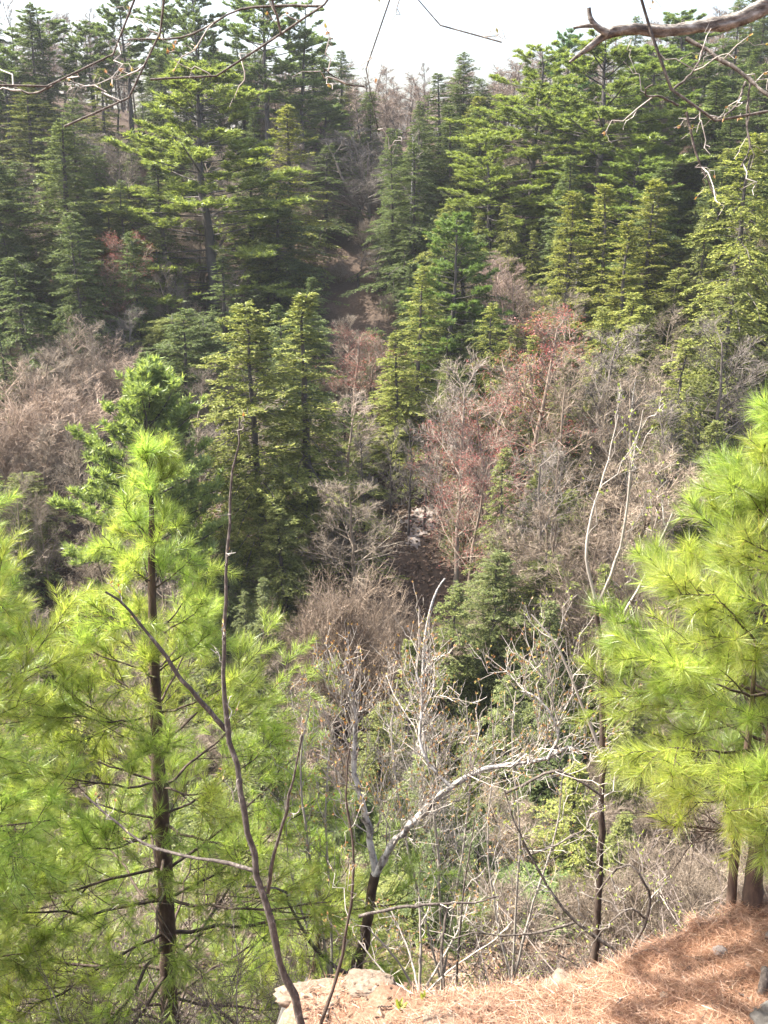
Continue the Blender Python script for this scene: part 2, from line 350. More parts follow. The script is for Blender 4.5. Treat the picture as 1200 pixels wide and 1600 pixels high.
def hemlock(seed, Ht=14, Rm=2.6, clear=.04, droop=.3, n=270, pw=.75, gap=.1, W=.047, top=1.0):
    global rng; rng = np.random.default_rng(seed)
    tr, cr = MB(), MB()
    zz = np.linspace(0, Ht, 12); sway = np.cumsum(gau(12, 2) * .035, 0); sway -= sway[0]
    sway[-1] += gau(2) * .10
    axis = np.c_[sway, zz]
    tr.tubes(axis[None, :(12 if top == 1 else 11)], (.145 * (1 - zz / Ht) ** .8 + .008)[None, :(12 if top == 1 else 11)], 6)
    t = clear + (1 - clear - .006) * (np.arange(n) + rnd(n)) / n; t = 1 - (1 - t) ** 1.12 * 1.0
    t = np.clip(t, clear, .995); t = np.where(t > top, clear + (t - clear) * .8, t)
    a = np.arange(n) * 2.39996 + gau(n) * .4
    lump = .85 + .8 * N1(a / 6.283 * 4 + seed, t * 9) + .5 * N2(a, t * 22)
    L = (Rm * np.minimum(1, ((1 - t) / (1 - .12)) ** pw) * lump + .10) * (.5 + .75 * rnd(n))
    keep = (rnd(n) > gap * (t < .9)) & (N3(a / 6.283 * 4 + seed * 3, t * 12) > -.30); t, a, L = t[keep], a[keep], L[keep]; n = len(t)
    el = R(1) * (np.interp(t, [0, .5, 1], [-14, 4, 48]) + gau(n) * 8)
    bp = np.c_[np.interp(t * Ht, zz, axis[:, 0]), np.interp(t * Ht, zz, axis[:, 1]), t * Ht]
    bd = np.c_[np.cos(a) * np.cos(el), np.sin(a) * np.cos(el), np.sin(el)]
    bend = np.c_[gau(n, 2) * .08, -droop * (.5 + .9 * rnd(n))]
    cv = curves(bp, bd, L, bend, 6)
    tr.tubes(cv, (.006 + .011 * L)[:, None] * np.linspace(1, .2, 6)[None], 3)
    m = np.maximum(6, (L * 13).astype(int)); i = np.repeat(np.arange(n), m)
    s = .10 + .90 * rnd(len(i)) ** .85
    p, tg = sample(cv, i, s); side = nrm(np.cross(tg, [0, 0, 1.])) * np.sign(gau(len(i), 1))
    d = nrm(tg * .75 + side * (.55 + .35 * rnd(len(i), 1)) + np.array([0, 0, -.05]) + gau(len(i), 3) * .17)
    l2 = (.16 + .34 * L[i] * (1.12 - s)) * (.6 + .7 * rnd(len(i)))
    c2 = curves(p, d, l2, np.c_[np.zeros((len(i), 2)), -.30 * rnd(len(i))], 4)
    k = np.maximum(6, (l2 * 34).astype(int)); j = np.repeat(np.arange(len(i)), k)
    q = .08 + .92 * rnd(len(j)); p, tg = sample(c2, j, q)
    side = nrm(np.cross(tg, [0, 0, 1.])) * np.sign(gau(len(j), 1))
    d = nrm(tg * .7 + side * .6 + gau(len(j), 3) * .28)
    up = nrm(np.array([0, 0, 1.]) + gau(len(j), 3) * .5)
    cr.leaves(p, d, (.08 + .075 * rnd(len(j))), W * (.7 + .6 * rnd(len(j))), up)
    return tr.mesh('trunk', M['far_bark']), cr.mesh('crown', M['hemlock'], False), Ht, Rm

def kids(cv, m, tmin, spread, upw, Lf, Kk, tpow=1.0):
    n = len(cv); i = np.repeat(np.arange(n), m); t = tmin + (1 - tmin) * ((np.tile(np.arange(m), n) + rnd(len(i))) / m) ** tpow
    p, tg = sample(cv, i, t); r = gau(len(i), 3); r -= (r * tg).sum(1, keepdims=True) * tg
    d = nrm(tg + nrm(r) * spread * (.7 + .6 * rnd(len(i), 1)) + np.array([0, 0, upw]))
    L = Lf(i, t) * (.65 + .6 * rnd(len(i)))
    return curves(p, d, L, np.c_[gau(len(i), 2) * .14, upw * .6 * rnd(len(i)) + gau(len(i)) * .07], Kk), L, t, i
def bare(seed, Ht=11, Rm=3.2, base=.25, stems=1, up=.35, nl=16, n2=9, n3=8, n4=6, buds=None, bark='grey_twig', trunk=None, tw=1.0, r0=.13, dome=False):
    global rng; rng = np.random.default_rng(seed)
    tr, cr, bu = MB(), MB(), MB()
    st = []
    for s in range(stems):
        a = rng.random() * 6.28; lean = .04 if stems == 1 else rng.uniform(.1, .32)
        st.append(((0 if stems == 1 else .15 * math.cos(a), 0 if stems == 1 else .15 * math.sin(a), 0), (lean * math.cos(a), lean * math.sin(a), 1)))
    p = np.array([s[0] for s in st], float); d = nrm(np.array([s[1] for s in st], float))
    hl = Ht * (.86 if not dome else .62) * (1 - .18 * rnd(stems) * (stems > 1))
    c0 = curves(p, d, hl, np.c_[gau(stems, 2) * .05, np.zeros(stems)], 9)
    c0[:, 1:-1, :2] += gau(stems, 7, 2) * .05
    rr = r0 * np.linspace(1, .22, 9)[None] * np.ones((stems, 1)); rr[:, 0] *= 1.25
    tr.tubes(c0, rr, 7)
    c1, L1, t1, _ = kids(c0, nl, base, 1.25 if not dome else .9, up * .6, lambda i, t: Rm * (1.15 - .75 * t) if not dome else Rm * .95 + 0 * t, 7)
    tr.tubes(c1, (r0 * .40 * (1.15 - .7 * t1))[:, None] * np.linspace(1, .25, 7)[None], 4)
    c2, L2, t2, i2 = kids(c1, n2, .18, .95, up * .4, lambda i, t: L1[i] * (.62 - .28 * t), 5)
    cr.tubes(c2, (.013 + .006 * L2)[:, None] * np.linspace(1, .35, 5)[None], 3)
    c3, L3, t3, i3 = kids(c2, n3, .15, 1.0, up * .3, lambda i, t: L2[i] * (.58 - .2 * t) + .08, 3)
    cr.tubes(c3, (.0075 * tw) * np.linspace(1, .5, 3)[None] * np.ones((len(c3), 1)), 3)
    if n4:
        c4, L4, t4, i4 = kids(c3, n4, .1, 1.0, up * .3, lambda i, t: .10 + L3[i] * .45, 2)
        e = c4[:, 1] - c4[:, 0]; cr.blades(c4[:, 0], e, np.linalg.norm(e, axis=1), .011 * tw)
    if buds is not None:
        cc = c4 if n4 else c3
        sel = rnd(len(cc)) < buds
        p = cc[sel, -1]; p = np.repeat(p, 2, 0); bu.blades(p + gau(len(p), 3) * .03, gau(len(p), 3), .03 + .05 * rnd(len(p)), .026)
    return (tr.mesh('trunk', M[trunk or bark]), cr.mesh('crown', M[bark], False), Ht, Rm, bu.mesh('buds', M['red_bud'], False) if buds is not None else None)

KIND = {
 'pine': [far_pine(11), far_pine(12, Rm=2.6, gap=.2), far_pine(13, Rm=3.1, clear=.08, gap=.08)],
 'highpine': [far_pine(21, 20, 2.9, .42, .18, .95), far_pine(22, 21, 2.7, .38, .22, 1.0), far_pine(23, 20, 3.2, .33, .15, .9)],
 'youngpine': [far_pine(31, 9, 2.0, .05, .10, .48, .85, 22)],
 'hemlock': [hemlock(41), hemlock(42, Rm=2.4, droop=.4, clear=.12), hemlock(43, Rm=2.9, n=290, pw=.55), hemlock(44, Rm=2.3, pw=1.0, gap=.22), hemlock(45, Rm=2.7, pw=.62, top=.86), hemlock(46, Rm=2.5, pw=.85, droop=.5, gap=.25)],
 'droopy': [hemlock(51, 13, 2.9, .05, .6, 210, .7, .14), hemlock(52, 13, 2.7, .05, .7, 200, .75, .16)],
 'cedar': [hemlock(61, 12, 1.9, .02, .12, 260, .62, .06), hemlock(62, 12, 1.8, .02, .1, 250, .7, .06)],
 'bare': [bare(71, n3=7, n4=5, up=.3), bare(72, Rm=2.9, base=.35, up=.4, n3=7, n4=5), bare(73, stems=3, base=.15, nl=9, Rm=2.8), bare(74, Rm=3.4, base=.4, up=.2, nl=13, n3=7, n4=5, r0=.16)],
 'dense': [bare(81, 7, 3.0, .18, stems=5, nl=7, n2=10, n3=10, n4=7, r0=.08, dome=True, up=.5), bare(82, 8, 3.1, .2, stems=3, nl=11, n2=10, n3=10, n4=6, r0=.09, dome=True, up=.35)],
 'redbud': [bare(91, 12, 2.9, .3, up=.35, n3=6, n4=5, buds=.75), bare(92, 11, 3.1, .25, stems=2, nl=10, n3=6, n4=5, up=.3, buds=.75)],
 'pole': [bare(101, 14, 1.9, .28, up=.85, nl=18, n2=7, n3=7, n4=4, r0=.11, trunk='far_bark'), bare(102, 14, 1.7, .32, up=.95, nl=17, n2=7, n3=7, n4=4, r0=.10, trunk='far_bark'), bare(103, 13, 2.0, .22, up=.8, nl=18, n2=7, n3=7, n4=4, r0=.09, trunk='far_bark')],
 'birch': [bare(111, 12, 1.6, .35, up=.9, nl=12, n2=6, n3=6, n4=4, r0=.11, trunk='pale_bark')],
 'brush': [bare(121, 3.2, 1.5, .1, stems=5, nl=6, n2=7, n3=7, n4=5, r0=.03, up=.5, tw=.7), bare(122, 3, 1.7, .1, stems=6, nl=6, n2=7, n3=6, n4=5, r0=.03, up=.3, tw=.7)],
}
NAMES = {'pine': ('white_pine', 'pine tree'), 'highpine': ('tall_pine', 'pine tree'), 'youngpine': ('young_pine', 'pine tree'), 'hemlock': ('hemlock_tree', 'hemlock'),
         'droopy': ('drooping_hemlock', 'hemlock'), 'cedar': ('narrow_evergreen', 'evergreen tree'), 'bare': ('bare_tree', 'bare tree'), 'dense': ('bushy_bare_tree', 'bare tree'),
         'redbud': ('red_budded_tree', 'budding tree'), 'pole': ('slim_bare_tree', 'bare tree'), 'birch': ('pale_barked_tree', 'bare tree'), 'brush': ('bare_shrub', 'shrub')}
GROUPS = {'pine': 'white pines on the far slope', 'highpine': 'tall pines on the far ridge', 'youngpine': 'young pines', 'hemlock': 'hemlocks on the far slope', 'droopy': 'hemlocks on the far slope',
          'cedar': 'narrow evergreens on the right slope', 'bare': 'leafless trees on the far slope', 'dense': 'bushy leafless trees in the valley', 'redbud': 'red budded trees on the far slope',
          'pole': 'slim leafless trees on the far ridge', 'birch': 'pale barked trees', 'brush': 'bare shrubs on the slopes'}
count = {}
def plant(kind, x, Y, h, rad, label, tint=(1, 1, 1), group=None, lean=0.0):
    forms = KIND[kind]; c = count.get(kind, 0); count[kind] = c + 1
    f = forms[c % len(forms)]
    nm, cat = NAMES[kind]
    root = thing(nm, label, cat, (x, Y, gz(x, Y) - .08), group or GROUPS[kind], rng2.random() * 6.283)
    root.scale = (rad / f[3], rad / f[3], h / f[2])
    root.rotation_euler.x = rng2.gauss(0, .02); root.rotation_euler.y = rng2.gauss(0, .02) + lean
    a = obj('trunk', f[0], root); b = obj('crown', f[1], root, kind='stuff')
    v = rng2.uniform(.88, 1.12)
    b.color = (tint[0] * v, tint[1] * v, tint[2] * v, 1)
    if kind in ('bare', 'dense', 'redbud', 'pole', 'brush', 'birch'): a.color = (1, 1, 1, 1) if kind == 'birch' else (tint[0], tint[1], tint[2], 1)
    if len(f) > 4 and f[4] is not None: obj('buds', f[4], root, kind='stuff')
    return root
WIDE = {'pine': 1.5, 'highpine': 1.35, 'youngpine': 1.35, 'hemlock': 1.5, 'droopy': 1.4, 'cedar': 1.35, 'bare': 1.45, 'redbud': 1.5, 'pole': 1.3}
rng2 = random.Random(5)
placed = []
def at(kind, px, top, Y, wpx, label, tint=(1, 1, 1), **k):   # trunk column, top row and distance read off the photograph
    t = P(px, top, Y); x = t[0]; g = gz(x, Y); h = t[2] - g
    placed.append((x, Y, wpx * mpp(Y) / 2)); return plant(kind, x, Y, h, wpx * WIDE.get(kind, 1.12) * mpp(Y, top + 100) / 2, label, tint, **k)

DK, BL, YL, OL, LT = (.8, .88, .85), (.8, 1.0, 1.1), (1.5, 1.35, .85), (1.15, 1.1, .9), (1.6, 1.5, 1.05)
T = [
 # far ridge, left
 ('highpine', -5, 70, 84, 90, 'tall pine cut by the left frame edge above the shaded slope'),
 ('highpine', 64, 8, 88, 105, 'tall pointed pine standing alone against white sky at far left of ridge', ),
 ('highpine', 135, 35, 92, 80, 'thin grey green pine, second from the left on the ridge skyline'),
 ('highpine', 190, -12, 90, 90, 'tall open pine with see-through crown between two skyline pines on left ridge'),
 ('highpine', 245, -14, 93, 85, 'slim tall pine just left of the darkest skyline pine'),
 ('highpine', 308, -32, 88, 110, 'dark dense skyline pine rising directly behind the big sunlit pine'),
 ('highpine', 405, -40, 86, 135, 'broad layered pine right of the sky gap behind the big sunlit pine'),
 ('highpine', 462, -4, 87, 100, 'dark right hand pine of the joined skyline pair left of the open sky'),
 ('pine', 502, 165, 90, 90, 'short dark pine below the end of the left skyline pines'),
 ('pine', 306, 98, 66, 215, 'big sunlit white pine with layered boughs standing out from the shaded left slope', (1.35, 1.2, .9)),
 # left slope hemlocks, mostly in shade
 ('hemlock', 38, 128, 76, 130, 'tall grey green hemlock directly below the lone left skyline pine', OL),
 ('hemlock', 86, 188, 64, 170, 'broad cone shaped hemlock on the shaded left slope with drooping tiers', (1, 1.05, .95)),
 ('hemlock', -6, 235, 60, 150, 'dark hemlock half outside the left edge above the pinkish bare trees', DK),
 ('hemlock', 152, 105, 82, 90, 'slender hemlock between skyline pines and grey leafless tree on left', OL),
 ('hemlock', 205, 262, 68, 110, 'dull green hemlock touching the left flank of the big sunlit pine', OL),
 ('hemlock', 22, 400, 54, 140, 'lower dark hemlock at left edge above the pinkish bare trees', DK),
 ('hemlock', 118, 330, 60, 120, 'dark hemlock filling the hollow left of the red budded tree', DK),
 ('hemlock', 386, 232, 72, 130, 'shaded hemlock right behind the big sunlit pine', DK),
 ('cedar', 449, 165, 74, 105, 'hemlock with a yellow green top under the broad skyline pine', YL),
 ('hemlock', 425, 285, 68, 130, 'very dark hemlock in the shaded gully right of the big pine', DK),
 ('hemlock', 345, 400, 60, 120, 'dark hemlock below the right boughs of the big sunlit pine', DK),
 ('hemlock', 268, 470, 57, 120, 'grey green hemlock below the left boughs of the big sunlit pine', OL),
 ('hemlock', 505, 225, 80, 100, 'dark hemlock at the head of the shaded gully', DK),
 ('hemlock', 545, 130, 94, 60, 'small green conifer on the skyline left of the leafless tree', OL),
 # centre and right of the ridge
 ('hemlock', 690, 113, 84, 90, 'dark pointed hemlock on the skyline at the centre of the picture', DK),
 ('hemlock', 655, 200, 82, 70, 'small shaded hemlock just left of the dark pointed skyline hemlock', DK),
 ('cedar', 748, 150, 82, 85, 'yellowish skyline conifer right of the dark pointed hemlock', YL),
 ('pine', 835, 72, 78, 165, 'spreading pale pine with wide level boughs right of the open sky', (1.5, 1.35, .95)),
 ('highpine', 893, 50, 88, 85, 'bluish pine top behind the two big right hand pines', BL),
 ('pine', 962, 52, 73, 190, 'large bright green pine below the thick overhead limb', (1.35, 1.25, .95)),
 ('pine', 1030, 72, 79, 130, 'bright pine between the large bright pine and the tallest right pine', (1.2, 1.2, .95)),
 ('highpine', 1080, 18, 84, 150, 'tallest right hand pine poking above the thick overhead limb'),
 ('highpine', 1198, 130, 92, 80, 'pine cut by the right frame edge on the ridge'),
 ('pine', 775, 205, 72, 120, 'shorter pine with flat pale plumes below the spreading pale pine', (1.45, 1.3, .95)),
 ('hemlock', 720, 250, 76, 90, 'olive hemlock below the yellowish skyline conifer', OL),
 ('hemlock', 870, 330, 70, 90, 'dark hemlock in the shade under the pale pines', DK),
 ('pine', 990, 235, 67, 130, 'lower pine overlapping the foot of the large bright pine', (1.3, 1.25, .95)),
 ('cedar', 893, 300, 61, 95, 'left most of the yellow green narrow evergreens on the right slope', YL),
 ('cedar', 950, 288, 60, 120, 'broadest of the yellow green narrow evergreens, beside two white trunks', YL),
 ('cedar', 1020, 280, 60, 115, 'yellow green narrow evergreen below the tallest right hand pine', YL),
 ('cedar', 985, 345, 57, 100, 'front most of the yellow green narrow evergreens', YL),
 ('droopy', 1165, 205, 56, 210, 'large drooping hemlock near the right edge, grey green', LT),
 ('droopy', 1105, 325, 58, 120, 'drooping hemlock left of the large grey green one', OL),
 ('droopy', 1140, 430, 51, 190, 'lower drooping hemlock above the grey leafless crown at right', OL),
 ('droopy', 1070, 525, 46, 170, 'olive drooping hemlock left of the grey leafless crown at right', LT),
 ('hemlock', 1110, 650, 42, 120, 'shaded hemlock behind the top of the bright right hand pine', OL),
 # middle
 ('pine', 706, 333, 57, 105, 'bluish green pine at the middle of the slope with pointed top', (1.1, 1.2, 1.0)),
 ('hemlock', 652, 415, 52, 130, 'light yellow green hemlock left of the bluish green pine', LT),
 ('hemlock', 618, 520, 50, 110, 'soft light green hemlock under the yellow green one at centre', LT),
 ('droopy', 700, 560, 50, 120, 'olive hemlock behind the tall grey leafless tree', OL),
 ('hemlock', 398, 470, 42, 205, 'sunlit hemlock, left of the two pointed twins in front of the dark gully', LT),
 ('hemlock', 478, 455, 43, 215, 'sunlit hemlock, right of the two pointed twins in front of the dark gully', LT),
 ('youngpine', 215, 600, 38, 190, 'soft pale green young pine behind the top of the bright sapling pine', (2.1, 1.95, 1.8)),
 ('hemlock', 35, 715, 43, 85, 'small dark hemlock at the foot of the pinkish bare trees', OL),
 ('hemlock', 560, 640, 47, 80, 'thin crowned hemlock over the row of slender trunks', OL),
 ('droopy', 790, 700, 38, 120, 'dark hemlock behind the red budded crowns', OL),
 ('hemlock', 890, 560, 47, 120, 'olive hemlock behind the leafless crowns right of centre', OL),
 ('hemlock', 440, 790, 38, 130, 'dark hemlock at the foot of the two sunlit twins', OL),
 ('droopy', 700, 915, 32, 150, 'grey green hemlock behind the leaning white snag', (1.1, 1.1, .95)),
 ('hemlock', 775, 860, 33, 140, 'dense dark hemlock right of the leaning white snag', (1, 1, .95)),
 ('droopy', 860, 930, 30, 150, 'dark hemlock behind the forked red stemmed sapling', (1, 1, .95)),
 ('hemlock', 640, 1000, 29, 110, 'grey green hemlock right of the brown dome shaped tree', OL),
 ('droopy', 800, 1050, 27, 150, 'dark hemlock above the long pale horizontal limb', (1, 1, .95)),
 ('droopy', 905, 1195, 22, 170, 'feathery light green hemlock left of the lowest bright pine boughs', LT),
 ('droopy', 730, 1190, 24, 150, 'grey green hemlock below the long pale horizontal limb', OL),
 ('hemlock', 800, 1370, 20.5, 190, 'small dark green hemlock low above the ledge edge', (1, 1.15, 1)),
 ('hemlock', 625, 1375, 19, 170, 'shaded hemlock right of the pale barked forked tree', OL),
 ('droopy', 500, 1190, 25, 130, 'grey green hemlock behind the pale barked forked tree', OL),
 ('droopy', 900, 760, 38, 130, 'olive hemlock behind the yellow budded sapling stems', OL),
 ('hemlock', 1000, 1090, 27, 120, 'dark hemlock behind the lowest bright right pine boughs', OL),
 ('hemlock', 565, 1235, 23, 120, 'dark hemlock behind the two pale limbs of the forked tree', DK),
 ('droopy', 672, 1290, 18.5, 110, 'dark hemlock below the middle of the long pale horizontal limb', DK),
 ('hemlock', 855, 1115, 26, 130, 'dark hemlock just left of the red sapling stem, above the arching shrub', DK),
 ('droopy', 590, 1095, 28, 130, 'dark hemlock below the brown dome shaped tree', OL),
 ('droopy', 980, 1270, 21, 130, 'grey green hemlock under the lowest bright right pine boughs', OL),
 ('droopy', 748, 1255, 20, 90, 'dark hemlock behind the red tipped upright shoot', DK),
 ('hemlock', 835, 735, 38, 110, 'dark hemlock under the tall red budded tree', OL),
 ('hemlock', 865, 830, 34, 120, 'dark hemlock left of the fork in the red stemmed sapling', OL),
 ('droopy', 945, 880, 32, 110, 'grey green hemlock right behind the fork in the red stemmed sapling', OL),
 ('hemlock', 1060, 640, 42, 110, 'olive hemlock left of the bright right pine tip', OL),
 # leafless trees
 ('dense', 62, 585, 48, 215, 'wide pinkish bare tree at left edge of the valley', (1.75, 1.55, 1.38)),
 ('dense', 112, 515, 54, 120, 'smaller pinkish bare tree behind the wide one at left', (1.75, 1.55, 1.38)),
 ('dense', 12, 650, 46, 130, 'low pinkish bare tree cut by the left edge', (1.75, 1.55, 1.38)),
 ('redbud', 182, 345, 61, 90, 'slender tree with red buds in front of the dark left slope', (1.4, 1.26, 1.15)),
 ('bare', 195, 475, 57, 95, 'greyish bare tree under the slender red budded tree at left'),
 ('bare', 168, 195, 80, 125, 'grey leafless tree in the gap left of the big sunlit pine'),
 ('bare', 572, 165, 81, 130, 'dark limbed leafless tree at the head of the gully'),
 ('birch', 640, 178, 76, 55, 'thin white trunked tree at the top of the gully'),
 ('pole', 590, 375, 72, 60, 'pale slender bare sapling inside the dark gully'),
 ('pole', 560, 385, 73, 50, 'second slender bare sapling inside the dark gully, left of the pale one'),
 ('redbud', 548, 500, 55, 120, 'white limbed bare tree with red tips right of the two sunlit hemlocks', (1.4, 1.26, 1.15)),
 ('bare', 530, 600, 46, 130, 'tangle of pale leafless limbs right of the sunlit hemlock twins', (1.7, 1.6, 1.52)),
 ('bare', 720, 540, 41, 165, 'tall grey leafless tree with straight pale trunk at centre', (1.7, 1.65, 1.58)),
 ('redbud', 835, 455, 47, 170, 'tall red budded tree below the yellow green evergreens', (1.4, 1.26, 1.15)),
 ('redbud', 785, 580, 43, 160, 'broad red budded tree at centre right, reddest of all', (1.4, 1.26, 1.15)),
 ('redbud', 735, 680, 39, 130, 'lower red budded tree over the grey trunk', (1.4, 1.26, 1.15)),
 ('bare', 930, 490, 48, 180, 'grey leafless tree with fanned limbs below the yellow green evergreens'),
 ('bare', 960, 625, 39, 220, 'wide brownish leafless tree left of the bright right hand pine', (1.4, 1.28, 1.12)),
 ('bare', 862, 660, 37, 160, 'leafless tree with curving dead limbs right of the grey trunk'),
 ('bare', 1150, 480, 45, 180, 'grey leafless tree at right edge over the drooping hemlocks'),
 ('bare', 1085, 600, 41, 130, 'smaller leafless tree beside the grey one at right edge'),
 ('dense', 1000, 850, 33, 170, 'pinkish grey bare tree behind the forked red stemmed sapling', (1.4, 1.28, 1.15)),
 ('bare', 815, 370, 62, 105, 'pinkish leafless tree with pale stems above the red budded trees', (1.5, 1.3, 1.25)),
 ('bare', 770, 385, 66, 95, 'thin leafless tree right of the bluish green pine', (1.5, 1.3, 1.25)),
 ('dense', 548, 895, 33, 190, 'brown dome shaped bare tree at centre of the valley', (1.35, 1.2, 1.05)),
 ('dense', 500, 960, 34, 110, 'smaller brown bare tree left of the dome shaped one', (1.35, 1.2, 1.05)),
 ('dense', 630, 955, 32, 120, 'low brown bare tree right of the dome shaped one', (1.35, 1.22, 1.08)),
 ('bare', 655, 1120, 25, 170, 'fine twigged grey tree behind the pale barked forked tree'),
 ('bare', 690, 1230, 21, 150, 'grey leafless tree low in the ravine below the pale limb'),
 ('bare', 850, 1240, 22, 150, 'brownish leafless tree above the fallen leaves in the ravine', (1.4, 1.28, 1.12)),
 ('bare', 470, 1080, 27, 130, 'brown leafless tree at the right flank of the bright sapling pine', (1.4, 1.22, 1.15)),
 ('bare', 880, 545, 44, 130, 'brownish leafless tree between the red budded trees and the fan limbed grey one', (1.4, 1.28, 1.12)),
 ('bare', 1010, 560, 43, 150, 'fine twigged leafless tree behind the forked sapling leaders', (1.4, 1.3, 1.15)),
 ('bare', 905, 700, 36, 150, 'brown leafless tree left of the forked sapling leaders', (1.4, 1.28, 1.12)),
 ('bare', 1035, 720, 36, 150, 'brown leafless tree directly left of the bright right pine crown', (1.4, 1.28, 1.12)),
 ('birch', 1000, 540, 45, 70, 'slim pale trunk among brown leafless crowns left of the right pine'),
 ('birch', 905, 360, 63, 40, 'white trunk in front of the broadest narrow evergreen'),
 ('birch', 888, 385, 62, 35, 'second shorter white trunk beside the yellow green evergreens'),
 ('pole', 612, 650, 45, 60, 'dark slender trunk left of the pale gravel bank'),
 ('pole', 640, 640, 45.5, 60, 'dark slender trunk in front of the pale gravel bank'),
 ('pole', 572, 660, 44, 60, 'slim trunk standing on orange leaves at left end of the trunk row'),
 ('pole', 540, 690, 43, 60, 'slim trunk beside the foot of the sunlit hemlock twins'),
 ('pole', 665, 640, 46, 60, 'slim trunk at right side of the pale gravel bank'),
 ('bare', 350, 640, 47, 120, 'leafless tree hidden behind the left sunlit hemlock'),
]
sn = thing('dead_snag', 'white leaning dead trunk without twigs in front of the grey green hemlock', 'dead tree', (0, 0, 0))
c = smoothpath([P(662, 1040, 30) , P(664, 1000, 30), P(673, 950, 30), P(684, 920, 30), P(695, 904, 29.9)], 14); c = np.vstack([[[c[0, 0] - .2, 30.2, gz(c[0, 0], 30.2) - .1]], c]); mb = MB(); mb.tubes(c, np.linspace(.075, .025, 15) * (1 + .06 * gau(15)), 7); mb.build('trunk', M['pale_bark'], sn)
for e in T: at(e[0], e[1], e[2], e[3], e[4], e[5], *(e[6:7]))

LAND = [(310, 320, 'the big sunlit white pine'), (86, 380, 'the broad cone shaped left hemlock'), (182, 450, 'the slender red budded tree'), (62, 660, 'the wide pinkish bare tree'), (520, 420, 'the shaded gully'),
 (449, 260, 'the yellow topped hemlock'), (398, 620, 'the left sunlit twin hemlock'), (478, 620, 'the right sunlit twin hemlock'), (218, 680, 'the soft pale young pine'), (706, 440, 'the bluish green pine'), (652, 520, 'the light yellow green hemlock'),
 (690, 200, 'the dark pointed skyline hemlock'), (640, 260, 'the thin white trunked tree'), (835, 200, 'the spreading pale pine'), (962, 200, 'the large bright green pine'), (1080, 200, 'the tallest right hand pine'), (950, 400, 'the broadest narrow evergreen'),
 (1020, 420, 'the right hand narrow evergreen'), (1165, 350, 'the large drooping hemlock'), (1140, 520, 'the lower drooping hemlock'), (785, 660, 'the reddest budded tree'), (838, 560, 'the tall red budded tree'), (720, 720, 'the tall grey central tree'), (935, 570, 'the fan limbed grey tree'),
 (960, 740, 'the forked sapling leaders'), (640, 800, 'the pale gravel bank'), (548, 980, 'the brown dome shaped tree'), (680, 960, 'the leaning white snag'), (785, 960, 'the dense dark valley hemlock'), (1000, 930, 'the pinkish grey valley tree'), (1150, 600, 'the grey leafless right edge tree'),
 (780, 1200, 'the long pale limb'), (905, 1270, 'the feathery light green hemlock'), (570, 1280, 'the forked pale tree'), (800, 1430, 'the small low dark green hemlock'), (308, 60, 'the dark skyline pine'), (64, 60, 'the lone left skyline pine'), (410, 60, 'the broad layered skyline pine'),
 (150, 1150, 'the bright sapling pine crown'), (30, 900, 'the dense left edge pine'), (1130, 1000, 'the bright right hand pine')]
used = {}
def beside(kind, x, Y, h):
    v = np.array([x, Y, gz(x, Y) + h * .6]); dep = v[1] * cp - v[2] * sp_; px = 600 + F * v[0] / dep; py = 800 - F * (v[1] * sp_ + v[2] * cp) / dep
    nm = {'hemlock': 'shaded hemlock', 'droopy': 'drooping grey green hemlock', 'bare': 'plain grey leafless tree', 'brush': 'leafless shrub'}[kind]
    size = 'short' if h < {'hemlock': 7, 'droopy': 4.5, 'bare': 6, 'brush': 2.2}[kind] else 'tall' if h > {'hemlock': 9.3, 'droopy': 7, 'bare': 7.2, 'brush': 2.8}[kind] else 'middling'
    c = sorted(LAND, key=lambda q: (q[0] - px) ** 2 + (q[1] - py) ** 2)
    def rel(q):
        dx, dy = px - q[0], py - q[1]; d = math.hypot(dx, dy)
        near = 'close' if d < 60 else 'a little' if d < 130 else 'well'
        return near + ' ' + ('right of' if dx > abs(dy) else 'left of' if -dx > abs(dy) else 'above' if dy < 0 else 'below')
    for L_ in (f'{size} {nm} {rel(c[0])} {c[0][2]}', f'{size} {nm} {rel(c[1])} {c[1][2]}', f'{size} {nm} {rel(c[2])} {c[2][2]}', f'{size} {nm} {rel(c[3])} {c[3][2]}', f'{size} {nm} {rel(c[4])} {c[4][2]}'):
        if L_ not in used: used[L_] = 1; return L_
    return f'{size} {nm} {rel(c[0])} {c[0][2]}'
